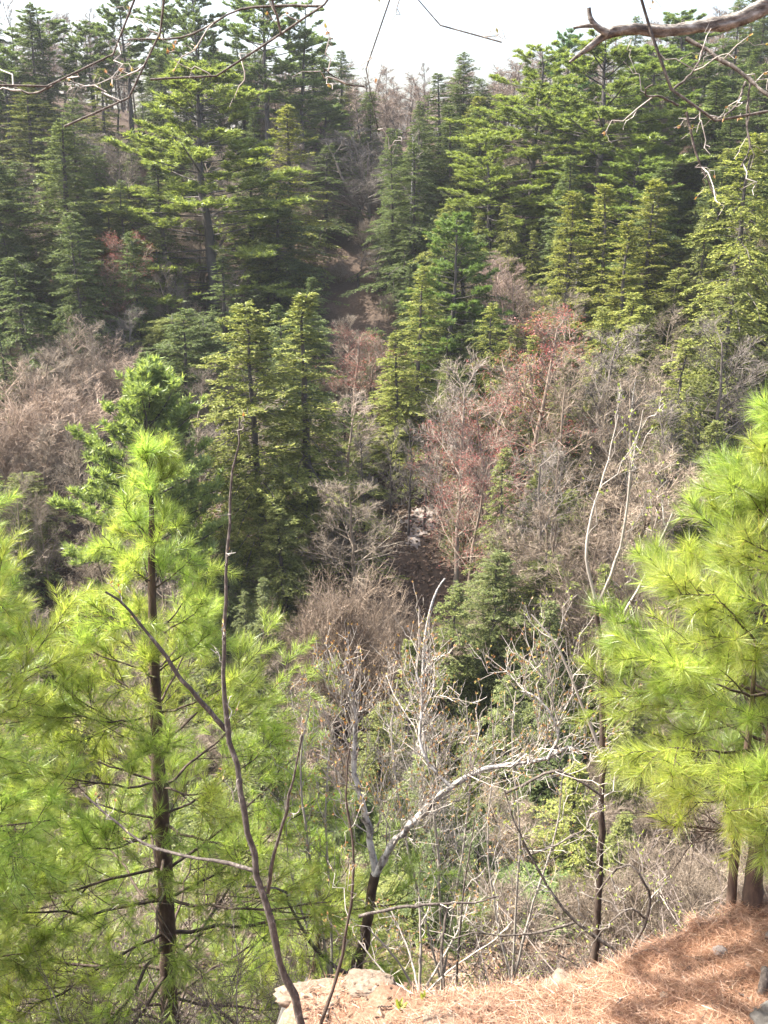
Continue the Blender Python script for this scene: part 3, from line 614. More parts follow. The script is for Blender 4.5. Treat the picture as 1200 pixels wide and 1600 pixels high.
# the leafless wood along the ridge, and the plain woodland that fills the slopes
r3 = random.Random(9)
def free(x, Y, rad): return all((x - a) ** 2 + (Y - b) ** 2 > (rad + .35 * c) ** 2 for a, b, c in placed)
n = 0
while n < 270:
    Y = r3.uniform(90, 135); x = r3.uniform(-.5, .5) * Y * 1.05 if n % 3 else r3.uniform(-12, 20)
    if not free(x, Y, 1.0): continue
    placed.append((x, Y, .8)); plant('pole', x, Y, r3.uniform(4.5, 9) if -14 < x < 22 else r3.uniform(7, 10.5), r3.uniform(1.8, 3.2), 'slim leafless tree in the hazy bare wood along the far ridge', (1.4, 1.27, 1.2)); n += 1
for kind, cnt, ylo, yhi, hlo, hhi, lab, tint in [
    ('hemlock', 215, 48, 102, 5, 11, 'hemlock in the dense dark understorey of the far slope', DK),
    ('droopy', 45, 19, 50, 3, 6, 'low hemlock among bare trees on the valley floor', (1, 1, .95)),
    ('droopy', 22, 50, 74, 6, 9, 'grey green drooping hemlock among the red budded trees right of centre', LT),
    ('bare', 120, 30, 94, 5, 8, 'plain grey leafless tree filling the far slope between conifers', (1.3, 1.24, 1.12)),
    ('brush', 240, 9, 84, 1.6, 3.2, 'leafless shrub on the brown valley slope', (1.2, 1.12, 1.0))]:
    n = tries = 0
    while n < cnt and tries < 6000:
        tries += 1
        Y = r3.uniform(ylo, yhi); x = r3.uniform(-.56, .56) * Y
        if kind in ('hemlock', 'bare') and -8 < x < .5 and 60 < Y < 79: continue
        if kind == 'hemlock' and 5 < x < 18 and Y < 62: continue
        if kind == 'droopy' and tint is LT and x < 3: continue
        if kind == 'brush' and x > -2 and Y < 17: continue       # the open shaded gully
        if kind != 'brush' and -.5 < x < 3.5 and 34 < Y < 50: continue
        if kind == 'brush' and -.5 < x < 4 and 38 < Y < 50: continue                     # the gravel bank stays in view
        if not free(x, Y, .8): continue
        h = r3.uniform(hlo, hhi); placed.append((x, Y, 1.0)); n += 1
        lab2 = beside(kind, x, Y, h)
        plant(kind, x, Y, h, h * {'hemlock': .31, 'droopy': .36, 'bare': .3, 'brush': .5}[kind] * r3.uniform(.75, 1.3), lab2, tint, group=lab)

# ------------------------------------------------------------------ close by: pines, saplings and brush on the lip of the drop
rng = np.random.default_rng(77)
def near_pine(name, label, base, top, rprof, seed, whorl=.3, nbr=5, zlo=.12, trunk_r=.055, fas=420, bare_to=.0, shade=1.0, needle=.088, nw=.0024, loops=None, tint=(1, 1, 1), group=None, blades=2, shoots=12):
    """base/top: points; rprof: list of (height share, branch length in metres)"""
    global rng; rng = np.random.default_rng(seed)
    base, top = np.array(base, float), np.array(top, float); ax = top - base; Ht = np.linalg.norm(ax)
    root = thing(name, label, 'pine tree', base, group)
    K = 22; t = np.linspace(0, 1, K); w = np.cumsum(gau(K, 3) * .006, 0); w -= w[0]; w[:, 2] = 0
    axis = ax[None] * t[:, None] + w; mb = MB()
    rr = trunk_r * (1 - t) ** .75 + .006; rr[0] *= 1.25; rr *= 1 + .05 * gau(K)
    ap = smoothpath(axis, 60); mb.tubes(ap, np.interp(np.linspace(0, 1, 60), t, rr) * (1 + .05 * gau(60)), 10)
    mb.build('trunk', M['pine_bark'], root)
    h = zlo
    while h < .992:
        L0 = np.interp(h, [a for a, _ in rprof], [b for _, b in rprof])
        nb = (nbr if h < .88 else 3) + (rng.random() < .5); a0 = rng.random() * 6.283
        for k in range(nb):
            a = a0 + k * 6.283 / nb + rng.normal() * .22; hh = min(.995, h + rng.normal() * .008)
            L = L0 * rng.uniform(.75, 1.15)
            el = R(np.interp(h, [0, .5, .8, .93, 1], [-4, 12, 32, 52, 72]) + rng.normal() * 6)
            p0 = np.array([np.interp(hh, t, axis[:, i]) for i in range(3)])
            d = np.array([[math.cos(a) * math.cos(el), math.sin(a) * math.cos(el), math.sin(el)]])
            c0 = curves(np.zeros((1, 3)), d, np.array([L]), np.array([[rng.normal() * .08, rng.normal() * .08, .16 + .12 * rng.random() - .18 * (h < .35)]]), 10)
            c0[0, 1:-1] += gau(8, 3) * .008 * L
            wood = MB(); wood.tubes(c0, (.0035 + .0075 * L) * np.linspace(1, .28, 10)[None], 5)
            m1 = max(3, int(L * shoots * (1 if h < .85 else .7))); c1, L1, t1, _ = kids(c0, m1, .22, .95, .10, lambda i, t: L * (.62 - .40 * t) + .03, 6)
            c1[:, :, 2] = c1[:, :1, 2] + (c1[:, :, 2] - c1[:, :1, 2]) * .65
            wood.tubes(c1, (.0022 + .003 * L1)[:, None] * np.linspace(1, .4, 6)[None], 4)
            c2, L2, t2, i2 = kids(c1, 4, .25, .85, .12, lambda i, t: L1[i] * (.55 - .2 * t) + .03, 4)
            wood.tubes(c2, .0021 * np.linspace(1, .6, 4)[None] * np.ones((len(c2), 1)), 3)
            b = wood.build('branch', M['dark_bark'], root, loc=p0)
            if h < bare_to * rng.uniform(.7, 1.3): 
                continue
            nd = MB()
            for cv, Ls, ft in ((c0, np.array([L]), .20), (c1, L1, .15), (c2, L2, .11)):
                lo = np.clip(1 - ft / Ls, .05, .95); n = np.maximum(10, (Ls * fas * (1 - lo) * (.8 + .4 * rnd(len(Ls)))).astype(int)); i = np.repeat(np.arange(len(cv)), n)
                s = lo[i] + (1 - lo[i]) * rnd(len(i)) ** .75
                p, tg = sample(cv, i, s); r = gau(len(i), 3); r -= (r * tg).sum(1, keepdims=True) * tg
                dd = nrm(tg * (.45 + .75 * rnd(len(i), 1)) + nrm(r) * .72 + np.array([0, 0, .10]))
                for _ in range(blades):
                    nd.blades(p, nrm(dd + gau(len(i), 3) * .10), needle * (.8 + .35 * rnd(len(i))), nw)
            n_ = nd.build('needles', M['needle_near'], b, smooth=False, kind='stuff'); v = rng.uniform(.78, 1.15); n_.color = (v * tint[0] * rng.uniform(.9, 1.12), v * tint[1], v * tint[2], 1)
        h += whorl / Ht * rng.uniform(.85, 1.15) * (1 - .25 * h)
    return root
def copy_tree(o, parent=None):
    c = o.copy(); COL.objects.link(c)
    if parent is not None: c.parent = parent
    for ch in list(o.children): copy_tree(ch, c)
    return c

b = P(268, 1640, 5.1); b[2] = gz(b[0], 5.1) - .05
lp = near_pine('sapling_pine', 'bright yellow green sapling pine with a slim dark trunk at left, its tip standing free', b, P(243, 712, 5.3),
          [(0, .9), (.25, 1.32), (.4, 1.12), (.58, .78), (.78, .38), (.9, .20), (1, .08)], 301, whorl=.29, nbr=4, zlo=.16, trunk_r=.066, shoots=9, fas=380)
b = P(-190, 1500, 4.4); b[2] = gz(b[0], 4.4) - .05
near_pine('young_pine', 'denser pine leaning in at the left edge with dark bare twigs inside its crown', b, P(-150, 740, 4.4),
          [(0, .55), (.5, .85), (.7, .75), (.9, .40), (1, .12)], 302, whorl=.29, nbr=5, zlo=.3, trunk_r=.07, shoots=10, fas=380)
b = on_ledge_plane(1172, 1432); b[2] = gz(b[0], b[1]) - .05
near_pine('young_pine', 'bright long needled pine at right edge rooted on the ledge of fallen needles', b, P(1240, 690, 3.75),
          [(0, .3), (.2, .42), (.42, .66), (.58, .52), (.7, .36), (.85, .28), (1, .10)], 303, whorl=.20, nbr=6, zlo=.20, trunk_r=.034, needle=.095, nw=.0016, blades=3, fas=430, bare_to=.24)
rp = [o for o in bpy.data.objects if o.name == 'young_pine.001' or o.get('label', '').startswith('bright long needled')][-1]
b0 = on_ledge_plane(1143, 1428); c = smoothpath([b0 - np.array([0, 0, .1]), P(1146, 1360, b0[1] + .02), P(1156, 1250, b0[1] + .05), P(1172, 1130, b0[1] + .08), P(1180, 1020, b0[1] + .1)], 26)
mb = MB(); mb.tubes(c - np.array(rp.location), np.linspace(.024, .008, 26) * (1 + .05 * gau(26)), 9); mb.build('trunk', M['pine_bark'], rp)
for (px, top, Y, hh, lab) in [(30, 1120, 7.2, .55, 'low bright pine behind the bottom left branches'), (475, 1255, 6.9, .5, 'low bright pine half hidden right of the sapling pine trunk')]:
    t = P(px, top, Y); g = gz(t[0], Y); c = copy_tree(lp); c.name = 'young_pine'; c['label'] = lab
    k = (t[2] - g) / 5.0; c.location = (t[0], Y, g); c.scale = (k * 1.3, k * 1.3, k); c.rotation_euler.z = 2.1 if px < 100 else 4.4

def stem(pix, Y, n=14):
    Ys = np.broadcast_to(np.asarray(Y, float), (len(pix),)) if np.ndim(Y) < 1 or len(np.atleast_1d(Y)) == len(pix) else np.interp(np.linspace(0, 1, len(pix)), np.linspace(0, 1, len(Y)), Y)
    return smoothpath([P(a, b, y) for (a, b), y in zip(pix, Ys)], n), float(np.mean(Ys))
def twiggy(root, main, mat, twigmat, m1=6, m2=4, m3=0, L1=.35, bud='tan_bud', budshare=.5, sides=7, up=.45, tmin=.25, bsize=.012, r1=.0035, spread=.9):
    """main: list of (path, radii at start and end, part name)"""
    tw, bu = MB(), MB(); parts = []
    for path, (ra, rb), nm in main:
        mb = MB(); n = len(path); rad = np.linspace(ra, rb, n) * (1 + .09 * gau(n)); path = path.copy(); path[1:-1] += gau(n - 2, 3) * ra * .22; mb.tubes(path, rad, sides)
        parts.append(mb.build(nm, M[mat], root))
        c0 = path[None]; Ln = np.linalg.norm(np.diff(path, axis=0), axis=1).sum()
        k1 = max(2, int(m1 * Ln))
        c1, l1, t1, _ = kids(c0, k1, tmin, spread, up, lambda i, t: L1 * (1.1 - .5 * t), 6)
        c1[:, 1:-1] += gau(len(c1), 4, 3) * .018 * L1 / .35
        tw.tubes(c1, (r1 * np.linspace(1, .5, 6))[None] * (.6 + .6 * rnd(len(c1), 1)), 4)
        c2, l2, t2, _ = kids(c1, m2, .2, .85, up, lambda i, t: l1[i] * (.6 - .25 * t), 5)
        c2[:, 1:-1] += gau(len(c2), 3, 3) * .006
        tw.tubes(c2, (r1 * .55 * np.linspace(1, .6, 5))[None] * np.ones((len(c2), 1)), 3)
        tips = [c1[:, -1], c2[:, -1], c2[:, 2]]; dirs = [c1[:, -1] - c1[:, -2], c2[:, -1] - c2[:, -2], gau(len(c2), 3)]
        if m3:
            c3, l3, t3, _ = kids(c2, m3, .15, .8, up, lambda i, t: l2[i] * .5, 3)
            tw.tubes(c3, (r1 * .38 * np.linspace(1, .7, 3))[None] * np.ones((len(c3), 1)), 3); tips.append(c3[:, -1]); dirs.append(c3[:, -1] - c3[:, 0])
        p = np.concatenate(tips); d = nrm(np.concatenate(dirs) + 1e-6); s = rnd(len(p)) < budshare; p, d = p[s], d[s]
        for _ in range(3): bu.leaves(p - d * bsize * .3, nrm(d + gau(len(p), 3) * .25), bsize * (1 + .6 * rnd(len(p))), bsize * .5, gau(len(p), 3))
    tw.build('twigs', M[twigmat], root, kind='stuff')
    if bud and len(p): bu.build('buds', M[bud], root, smooth=False, kind='stuff')
    return parts
def px_r(px, Y): return px / 2 * mpp(Y, 1200)
def ground_root(name, label, cat, pt, group=None):
    return obj(name, None, label=label, category=cat, **({'group': group} if group else {}))

# the leaning sapling in front of the bright sapling pine
r = ground_root('leaning_sapling', 'tall bare sapling leaning left in front of the bright sapling pine, grey brown stem', 'sapling', None)
A, Y = stem([(492, 1680), (466, 1590), (430, 1465), (402, 1360), (374, 1215), (353, 1125), (351, 1000), (355, 870), (361, 765), (374, 652)], [2.9, 3.0, 3.05], 30)
B, _ = stem([(353, 1140), (318, 1100), (285, 1062), (240, 1000), (200, 950), (165, 925)], [3.03, 2.9], 14)
C1, _ = stem([(402, 1362), (345, 1346), (285, 1337), (225, 1318), (175, 1280), (130, 1240)], [3.0, 3.15], 14)
C2, _ = stem([(418, 1395), (426, 1340), (446, 1270), (462, 1200), (472, 1150)], [3.0, 2.85], 12)
twiggy(r, [(A, (px_r(16, 3), px_r(2, 3)), 'stem'), (B, (px_r(9, 3), px_r(3, 3)), 'branch'), (C1, (px_r(7, 3), px_r(3, 3)), 'branch'), (C2, (px_r(7, 3), px_r(3, 3)), 'branch')],
       'sapling_bark', 'near_twig', 3, 2, 0, .13, 'tan_bud', .4, tmin=.45, r1=.0022)
r = ground_root('bare_sapling', 'thin reddish stem rising from the pale left end of the ledge', 'sapling', None)
A, Y = stem([(492, 1625), (515, 1560), (535, 1490), (549, 1400), (552, 1320), (540, 1240), (548, 1160)], [2.95, 3.2], 18)
twiggy(r, [(A, (px_r(7, 3), px_r(3, 3)), 'stem')], 'dark_bark', 'near_twig', 6, 3, 0, .22, 'tan_bud', .7, r1=.002)

# the forked tree with pale bark at the middle of the picture
r = ground_root('forked_tree', 'small forked tree with pale bark and tan buds rising behind the ledge', 'bare tree', None)
bs = P(556, 1560, 4.9); bs[2] = gz(bs[0], bs[1]) - .1
A, _ = stem([(556, 1560), (562, 1500), (574, 1430), (586, 1366)], 4.9, 12); A = smoothpath(np.vstack([[bs], A]), 16)
B, _ = stem([(586, 1366), (577, 1300), (562, 1245), (552, 1190), (556, 1120), (540, 1060)], [4.9, 5.0], 18)
C, _ = stem([(586, 1366), (622, 1308), (665, 1266), (705, 1230), (745, 1206), (800, 1192), (855, 1186), (885, 1166), (905, 1172)], [4.9, 4.6, 4.5], 26)
D, _ = stem([(855, 1186), (872, 1150), (862, 1118), (838, 1090), (815, 1080)], [4.5, 4.55], 12)
E, _ = stem([(705, 1230), (668, 1190), (655, 1150), (660, 1090), (650, 1050)], [4.62, 4.8], 12)
G, _ = stem([(562, 1500), (545, 1520), (500, 1490), (455, 1420), (440, 1390), (380, 1385)], [4.9, 4.6], 14)
twiggy(r, [(A, (px_r(24, 4.9), px_r(17, 4.9)), 'trunk')], 'dark_bark', 'near_twig', 2, 3, 0, .25, r1=.003)
twiggy(r, [(B, (px_r(13, 4.9), px_r(5, 4.9)), 'limb'), (C, (px_r(14, 4.8), px_r(5, 4.6)), 'limb'), (D, (px_r(5, 4.6), px_r(3, 4.6)), 'limb'), (E, (px_r(6, 4.7), px_r(3, 4.7)), 'limb')],
       'pale_bark', 'near_twig', 22, 6, 2, .42, 'tan_bud', .5, up=.6, r1=.0042, tmin=.1, bsize=.014)
twiggy(r, [(G, (px_r(8, 4.8), px_r(3, 4.8)), 'limb')], 'sapling_bark', 'near_twig', 5, 3, 0, .2, r1=.003)

# forked sapling at right
r = ground_root('forked_sapling', 'tall sapling with dark red stem forking into two pale budded leaders near right pine', 'sapling', None)
A, _ = stem([(926, 1545), (930, 1490), (936, 1390), (939, 1290), (941, 1190), (940, 1090), (938, 1000), (930, 935)], [4.1, 4.2], 24)
B, _ = stem([(930, 935), (916, 872), (926, 800), (948, 725), (966, 648)], [4.2, 4.25], 14)
C, _ = stem([(936, 940), (958, 890), (974, 830), (983, 760), (992, 700), (1005, 640)], [4.2, 4.1], 14)
D, _ = stem([(940, 1060), (965, 980), (1000, 915), (1030, 850), (1052, 800)], [4.2, 4.05], 12)
E, _ = stem([(938, 1175), (905, 1090), (870, 1010), (830, 960)], [4.2, 4.3], 12)
twiggy(r, [(A, (px_r(12, 4.2), px_r(7, 4.2)), 'stem')], 'dark_bark', 'near_twig', 3, 3, 0, .3, 'green_bud', .5, r1=.003)
twiggy(r, [(B, (px_r(5, 4.2), px_r(1.6, 4.2)), 'branch'), (C, (px_r(5, 4.2), px_r(1.6, 4.2)), 'branch'), (D, (px_r(5, 4.2), px_r(2.5, 4.2)), 'branch'), (E, (px_r(5, 4.2), px_r(2.5, 4.2)), 'branch')],
       'near_twig', 'near_twig', 8, 3, 1, .26, 'green_bud', .6, up=.6, r1=.0026)

# arching limbs and shrubs behind the lip of the ledge
def shrub_px(label, limbs, mat='sapling_bark', tw='near_twig', bud='green_bud', **kw):
    r = ground_root('bare_shrub', label, 'shrub', None); main = []
    for pix, Yr, ra, rb in limbs:
        c, y = stem(pix, Yr, 16); main.append((c, (px_r(ra, y), px_r(rb, y)), 'stem'))
    twiggy(r, main, mat, tw, bud=bud, **kw)
shrub_px('arching bare shrub with long curved limbs in front of the fallen leaves at lower right', [
    ([(995, 1510), (950, 1478), (900, 1440), (858, 1390), (828, 1335), (800, 1275), (788, 1235)], [3.9, 4.1], 7, 2.5),
    ([(788, 1240), (815, 1228), (845, 1212), (872, 1204), (905, 1220), (938, 1242)], [4.1, 4.1], 5, 4),
    ([(900, 1440), (850, 1455), (790, 1462), (740, 1458), (700, 1470)], [4.0, 3.9], 5, 2),
    ([(828, 1335), (870, 1320), (905, 1300), (930, 1285)], [4.05, 4.15], 4, 2)], m1=7, m2=4, m3=1, L1=.28, r1=.0028)
shrub_px('crooked pale stem bent like a hook above the ledge rim at right', [
    ([(982, 1520), (990, 1478), (1010, 1440), (1016, 1400), (1002, 1374), (990, 1352), (965, 1356), (948, 1376), (932, 1398)], [3.75, 3.8], 7, 2.5),
    ([(1008, 1435), (985, 1420), (950, 1445), (925, 1475)], [3.75, 3.7], 4, 2)], m1=11, m2=4, m3=1, L1=.24, r1=.0025, mat='sapling_bark')
shrub_px('slender upright shoot with red tip, right of the forked pale tree', [
    ([(712, 1560), (716, 1480), (724, 1400), (734, 1330), (742, 1278)], [3.9, 4.0], 5, 2)], m1=6, m2=3, L1=.2, r1=.002, bud='tan_bud')
shrub_px('fan of pale straight shoots springing from one point behind the ledge', [
    ([(656, 1565), (657, 1480), (655, 1400)], [4.1, 4.2], 6, 3), ([(656, 1560), (620, 1500), (575, 1450)], [4.1, 4.0], 5, 2), ([(656, 1560), (610, 1530), (560, 1470)], [4.1, 4.3], 4, 2),
    ([(656, 1560), (690, 1500), (722, 1440), (735, 1400)], [4.1, 4.3], 5, 2), ([(656, 1560), (710, 1510), (770, 1470), (800, 1440)], [4.1, 4.2], 4, 2), ([(656, 1560), (640, 1490), (610, 1420)], [4.1, 4.4], 4, 2)],
    m1=8, m2=4, m3=1, L1=.26, r1=.0024, bud='tan_bud', mat='near_twig')
shrub_px('long level twig with tan buds crossing below the forked pale tree', [
    ([(560, 1432), (620, 1418), (690, 1412), (740, 1410), (780, 1400)], [3.6, 3.7], 6, 3), ([(700, 1412), (690, 1480), (695, 1560)], [3.66, 3.5], 5, 4)], m1=7, m2=3, L1=.18, r1=.0022, bud='tan_bud')

shrub_px('clump of pale upright budded stems left of the forked pale tree', [
    ([(520, 1560), (500, 1430), (478, 1300), (470, 1180), (486, 1090)], [5.2, 5.4], 6, 2), ([(520, 1560), (515, 1400), (508, 1260), (520, 1130)], [5.2, 5.5], 5, 2), ([(520, 1560), (480, 1450), (452, 1350), (446, 1250)], [5.2, 5.3], 4, 2)],
    m1=9, m2=5, m3=1, L1=.34, r1=.003, bud='tan_bud', mat='near_twig')
shrub_px('taller pale budded stems rising behind the middle of the long pale limb', [
    ([(690, 1540), (688, 1400), (676, 1250), (660, 1120), (668, 1030)], [5.6, 5.8], 6, 2), ([(690, 1540), (715, 1380), (735, 1220), (728, 1090)], [5.6, 5.7], 5, 2), ([(690, 1540), (660, 1420), (630, 1290), (612, 1150), (622, 1060)], [5.6, 5.9], 5, 2)],
    m1=9, m2=5, m3=1, L1=.36, r1=.003, bud='tan_bud', mat='near_twig')
shrub_px('thin pale budded stems under the outer end of the long pale limb', [
    ([(800, 1540), (806, 1420), (812, 1290), (800, 1170), (806, 1080)], [5.3, 5.5], 5, 2), ([(800, 1540), (830, 1420), (868, 1300), (880, 1200)], [5.3, 5.4], 5, 2), ([(800, 1540), (775, 1430), (762, 1310), (770, 1200)], [5.3, 5.6], 4, 2)],
    m1=9, m2=4, m3=1, L1=.32, r1=.0028, bud='tan_bud', mat='near_twig')
def near_shrub(seed, n=7, h=1.3, w=.6):
    global rng; rng = np.random.default_rng(seed); wd, tw, bu = MB(), MB(), MB()
    a = rnd(n) * 6.283; d = nrm(np.c_[np.cos(a) * w * (.3 + rnd(n)), np.sin(a) * w * (.3 + rnd(n)), np.ones(n)])
    c0 = curves(np.c_[np.cos(a) * .06, np.sin(a) * .06, 0 * a], d, h * (.6 + .6 * rnd(n)), np.c_[gau(n, 2) * .25, -.25 * rnd(n)], 9); c0[:, 1:] += gau(n, 8, 3) * .022
    wd.tubes(c0, (.0075 * np.linspace(1, .35, 9))[None] * (.6 + .7 * rnd(n, 1)), 5)
    c1, l1, t1, _ = kids(c0, 8, .15, 1.0, .3, lambda i, t: .5 * h * (.8 - .4 * t), 6); c1[:, 1:-1] += gau(len(c1), 4, 3) * .014
    tw.tubes(c1, (.0036 * np.linspace(1, .5, 6))[None] * np.ones((len(c1), 1)), 3)
    c2, l2, t2, _ = kids(c1, 5, .15, .95, .25, lambda i, t: l1[i] * .5, 4); tw.tubes(c2, (.0021 * np.linspace(1, .6, 4))[None] * np.ones((len(c2), 1)), 3)
    c3, l3, t3, _ = kids(c2, 2, .2, .9, .25, lambda i, t: l2[i] * .45, 3); tw.tubes(c3, (.0015 * np.linspace(1, .7, 3))[None] * np.ones((len(c3), 1)), 3)
    p = np.concatenate([c2[:, -1], c3[:, -1]]); p = p[rnd(len(p)) < .35]
    for _ in range(2): bu.leaves(p, gau(len(p), 3), .013 + .01 * rnd(len(p)), .008, gau(len(p), 3))
    return wd.mesh('stem', M['brush_twig']), tw.mesh('twigs', M['brush_twig']), bu.mesh('buds', M['green_bud'], False)
NS = [near_shrub(s, n, h, w) for s, n, h, w in ((401, 7, 1.3, .6), (402, 6, 1.5, .5), (403, 9, 1.1, .9), (404, 6, 1.6, .8))]
LAND2 = [(560, 1500, 'the forked pale tree base'), (430, 1460, 'the leaning sapling stem'), (262, 1480, 'the sapling pine trunk'), (100, 1450, 'the low branches of the sapling pine'), (30, 1250, 'the left edge pine boughs'), (1160, 1380, 'the twin right pine trunks'),
 (935, 1430, 'the dark red sapling stem'), (450, 1580, 'the grey boulder at the ledge end'), (870, 1400, 'the arching curved limbs'), (656, 1480, 'the fan of pale shoots'), (1012, 1400, 'the hook shaped stem'), (734, 1330, 'the red tipped shoot'), (1070, 1320, 'the lowest right pine tufts'), (180, 1580, 'the bottom left corner brush')]
r4 = random.Random(4); n = 0
while n < 64:
    Y = r4.uniform(3.6, 9.5); x = r4.uniform(-.48, .46) * Y
    d = float(edge_sd(np.array([x]), np.array([Y]))[0])
    if d < .12: continue
    if x > -.5 and (r4.random() < .55 or (n >= 14 and d < .35)): continue
    f = NS[n % 4]; n += 1
    v = np.array([x, Y, gz(x, Y) + .5]); dep = v[1] * cp - v[2] * sp_; px = 600 + F * v[0] / dep; py = 800 - F * (v[1] * sp_ + v[2] * cp) / dep
    c = sorted(LAND2, key=lambda q: (q[0] - px) ** 2 + (q[1] - py) ** 2)
    for q in c[:4]:
        dx, dy = px - q[0], py - q[1]; dd_ = math.hypot(dx, dy)
        lab = ('low' if (n * 7) % 3 else 'tangled') + ' green budded shrub ' + ('close' if dd_ < 50 else 'a little' if dd_ < 110 else 'well') + ' ' + ('right of' if dx > abs(dy) else 'left of' if -dx > abs(dy) else 'above' if dy < 0 else 'below') + ' ' + q[2]
        if lab not in used: break
    used[lab] = 1
    r = thing('bare_shrub', lab, 'shrub', (x, Y, gz(x, Y) - .04), 'leafless shrubs just behind the ledge', r4.random() * 6.28)
    k = r4.uniform(.5, 1.0) * (.85 if Y < 5.5 else 1.1); r.scale = (k * 1.15, k * 1.15, k); r.rotation_euler.x = r4.gauss(0, .12); r.rotation_euler.y = r4.gauss(0, .12)
    v = r4.uniform(.8, 1.25)
    for nm, me in zip(('stem', 'twigs', 'buds'), f):
        o = obj(nm, me, r, **({} if nm == 'stem' else {'kind': 'stuff'}))
        if nm != 'buds': o.color = (v, v * .97, v * .95, 1)

# ------------------------------------------------------------------ the tree overhead: its trunk stands outside the frame, its limbs hang into the top of the picture
rng = np.random.default_rng(88)
r = ground_root('overhanging_tree', 'tree whose bare limbs hang into the top of the picture, thickest at right', 'bare tree', None)
tx, ty = 2.1, -1.0; tz = gz(tx, ty)
mb = MB(); tp = smoothpath([(tx, ty, tz - .2), (tx + .03, ty, tz + 1.2), (tx - .05, ty + .05, tz + 2.6), (tx - .12, ty + .1, 2.4), (tx - .1, ty + .1, 4.2)], 26)
mb.tubes(tp, np.linspace(.24, .12, 26) * (1 + .04 * gau(26)), 12); mb.build('trunk', M['sapling_bark'], r)
def overhead(pix, Y, ra, rb, start, mat='sapling_bark', n=26, **kw):
    c, y = stem(pix, Y, 16)
    if start is not None:
        e = c[0] - c[1]; e /= np.linalg.norm(e); s0 = np.array([tx - .1, ty + .05, start])
        c = smoothpath(np.vstack([[s0], [(s0 + c[0]) / 2 + np.array([0, 0, .25])], c]), n + 10)
    k = len(c); rad = np.full(k, 0.); rp = px_r(1, y) * .87
    return c, (ra * rp * (1.6 if start is not None else 1), rb * rp)
LIMB = [
 ([(222, -30), (208, 30), (186, 74), (142, 110), (82, 134), (20, 143), (-45, 132)], [2.6, 2.5], 6, 3, 3.6),
 ([(82, 134), (50, 146), (20, 135), (-20, 118)], [2.53, 2.6], 3, 1.5, None),
 ([(251, -30), (251, 60), (236, 115), (215, 147), (182, 163), (146, 166), (118, 188), (100, 198)], [2.4, 2.35], 6, 3, 3.4),
 ([(540, -25), (504, 10), (482, 42), (440, 55), (412, 68), (380, 92), (330, 125), (272, 131), (235, 124)], [2.7, 2.6], 6, 3, 3.2),
 ([(504, 10), (440, 9), (372, 15), (330, 38), (290, 57), (200, 62)], [2.7, 2.8], 4, 2, None),
 ([(440, 55), (434, 30), (425, 0), (415, -30)], [2.65, 2.6], 4, 3, None),
 ([(613, -30), (600, 40), (575, 90), (569, 140), (588, 192), (592, 210)], [2.5, 2.5], 5, 2, 3.0),
 ([(569, 135), (545, 132), (520, 118), (504, 105)], [2.5, 2.45], 3, 1.5, None),
 ([(632, -20), (650, 20), (668, 33), (722, 46), (784, 66)], [2.5, 2.4], 4, 2, 2.9),
 ([(990, -30), (1006, 20), (1022, 75), (1045, 135), (1072, 175), (1100, 187), (1145, 184), (1210, 172)], [2.9, 2.8], 9, 4, 2.6),
 ([(1072, 175), (1086, 235), (1103, 275), (1117, 306)], [2.85, 2.8], 4, 2, None),
 ([(1072, 60), (1120, 88), (1160, 115), (1195, 145), (1240, 180)], [2.95, 2.8], 6, 5, None),
 ([(1165, 128), (1150, 165), (1125, 185)], [2.9, 2.8], 4, 2, None), ([(1172, 130), (1166, 190), (1172, 230), (1158, 260)], [2.9, 2.8], 3, 2, None),
 ([(1060, 165), (1030, 150), (1010, 150), (1008, 140), (1020, 132)], [2.85, 2.8], 4, 2, None), ([(1052, 140), (1080, 115), (1095, 90), (1098, 75)], [2.87, 2.95], 4, 2, None),
]
for pix, Y, ra, rb, start in LIMB:
    c, rr_ = overhead(pix, Y, ra, rb, start)
    twiggy(r, [(c, rr_, 'limb')], 'sapling_bark', 'near_twig', 3.0, 2, 0, .16, 'tan_bud', .35, up=.05, tmin=.5 if start else .2, r1=.0018, bsize=.01)
def over(pix, z0, z1):                        # a limb above the frame, given by where its shade lies on the ledge
    out = []
    for k, (a, b) in enumerate(pix):
        q = on_ledge_plane(a, b); zz = z0 + (z1 - z0) * k / (len(pix) - 1); out.append(tuple(q + sd * (zz - q[2]) / sd[2]))
    return out
LA = over([(960, 1525), (1060, 1490), (1130, 1462), (1205, 1440), (1280, 1420)], 2.5, 2.1)
LB = over([(1060, 1490), (1075, 1530), (1130, 1515), (1205, 1490), (1290, 1470)], 2.44, 2.2)
LC = over([(980, 1610), (1050, 1585), (1120, 1560), (1190, 1545), (1260, 1530)], 2.5, 2.2)
for pts, ra in [([(tx - .1, ty + .05, 2.7), (.6, 1.4, 3.3), (-1.4, 2.9, 3.0)] + LA, .05), (LB, .042), ([(-1.4, 2.9, 3.0)] + LC, .045)]:
    c = smoothpath(pts, 24)
    twiggy(r, [(c, (ra, ra * .75), 'limb')], 'sapling_bark', 'near_twig', 3.0, 3, 0, .22, 'tan_bud', .3, up=.1, tmin=.4, r1=.004, bsize=.012)
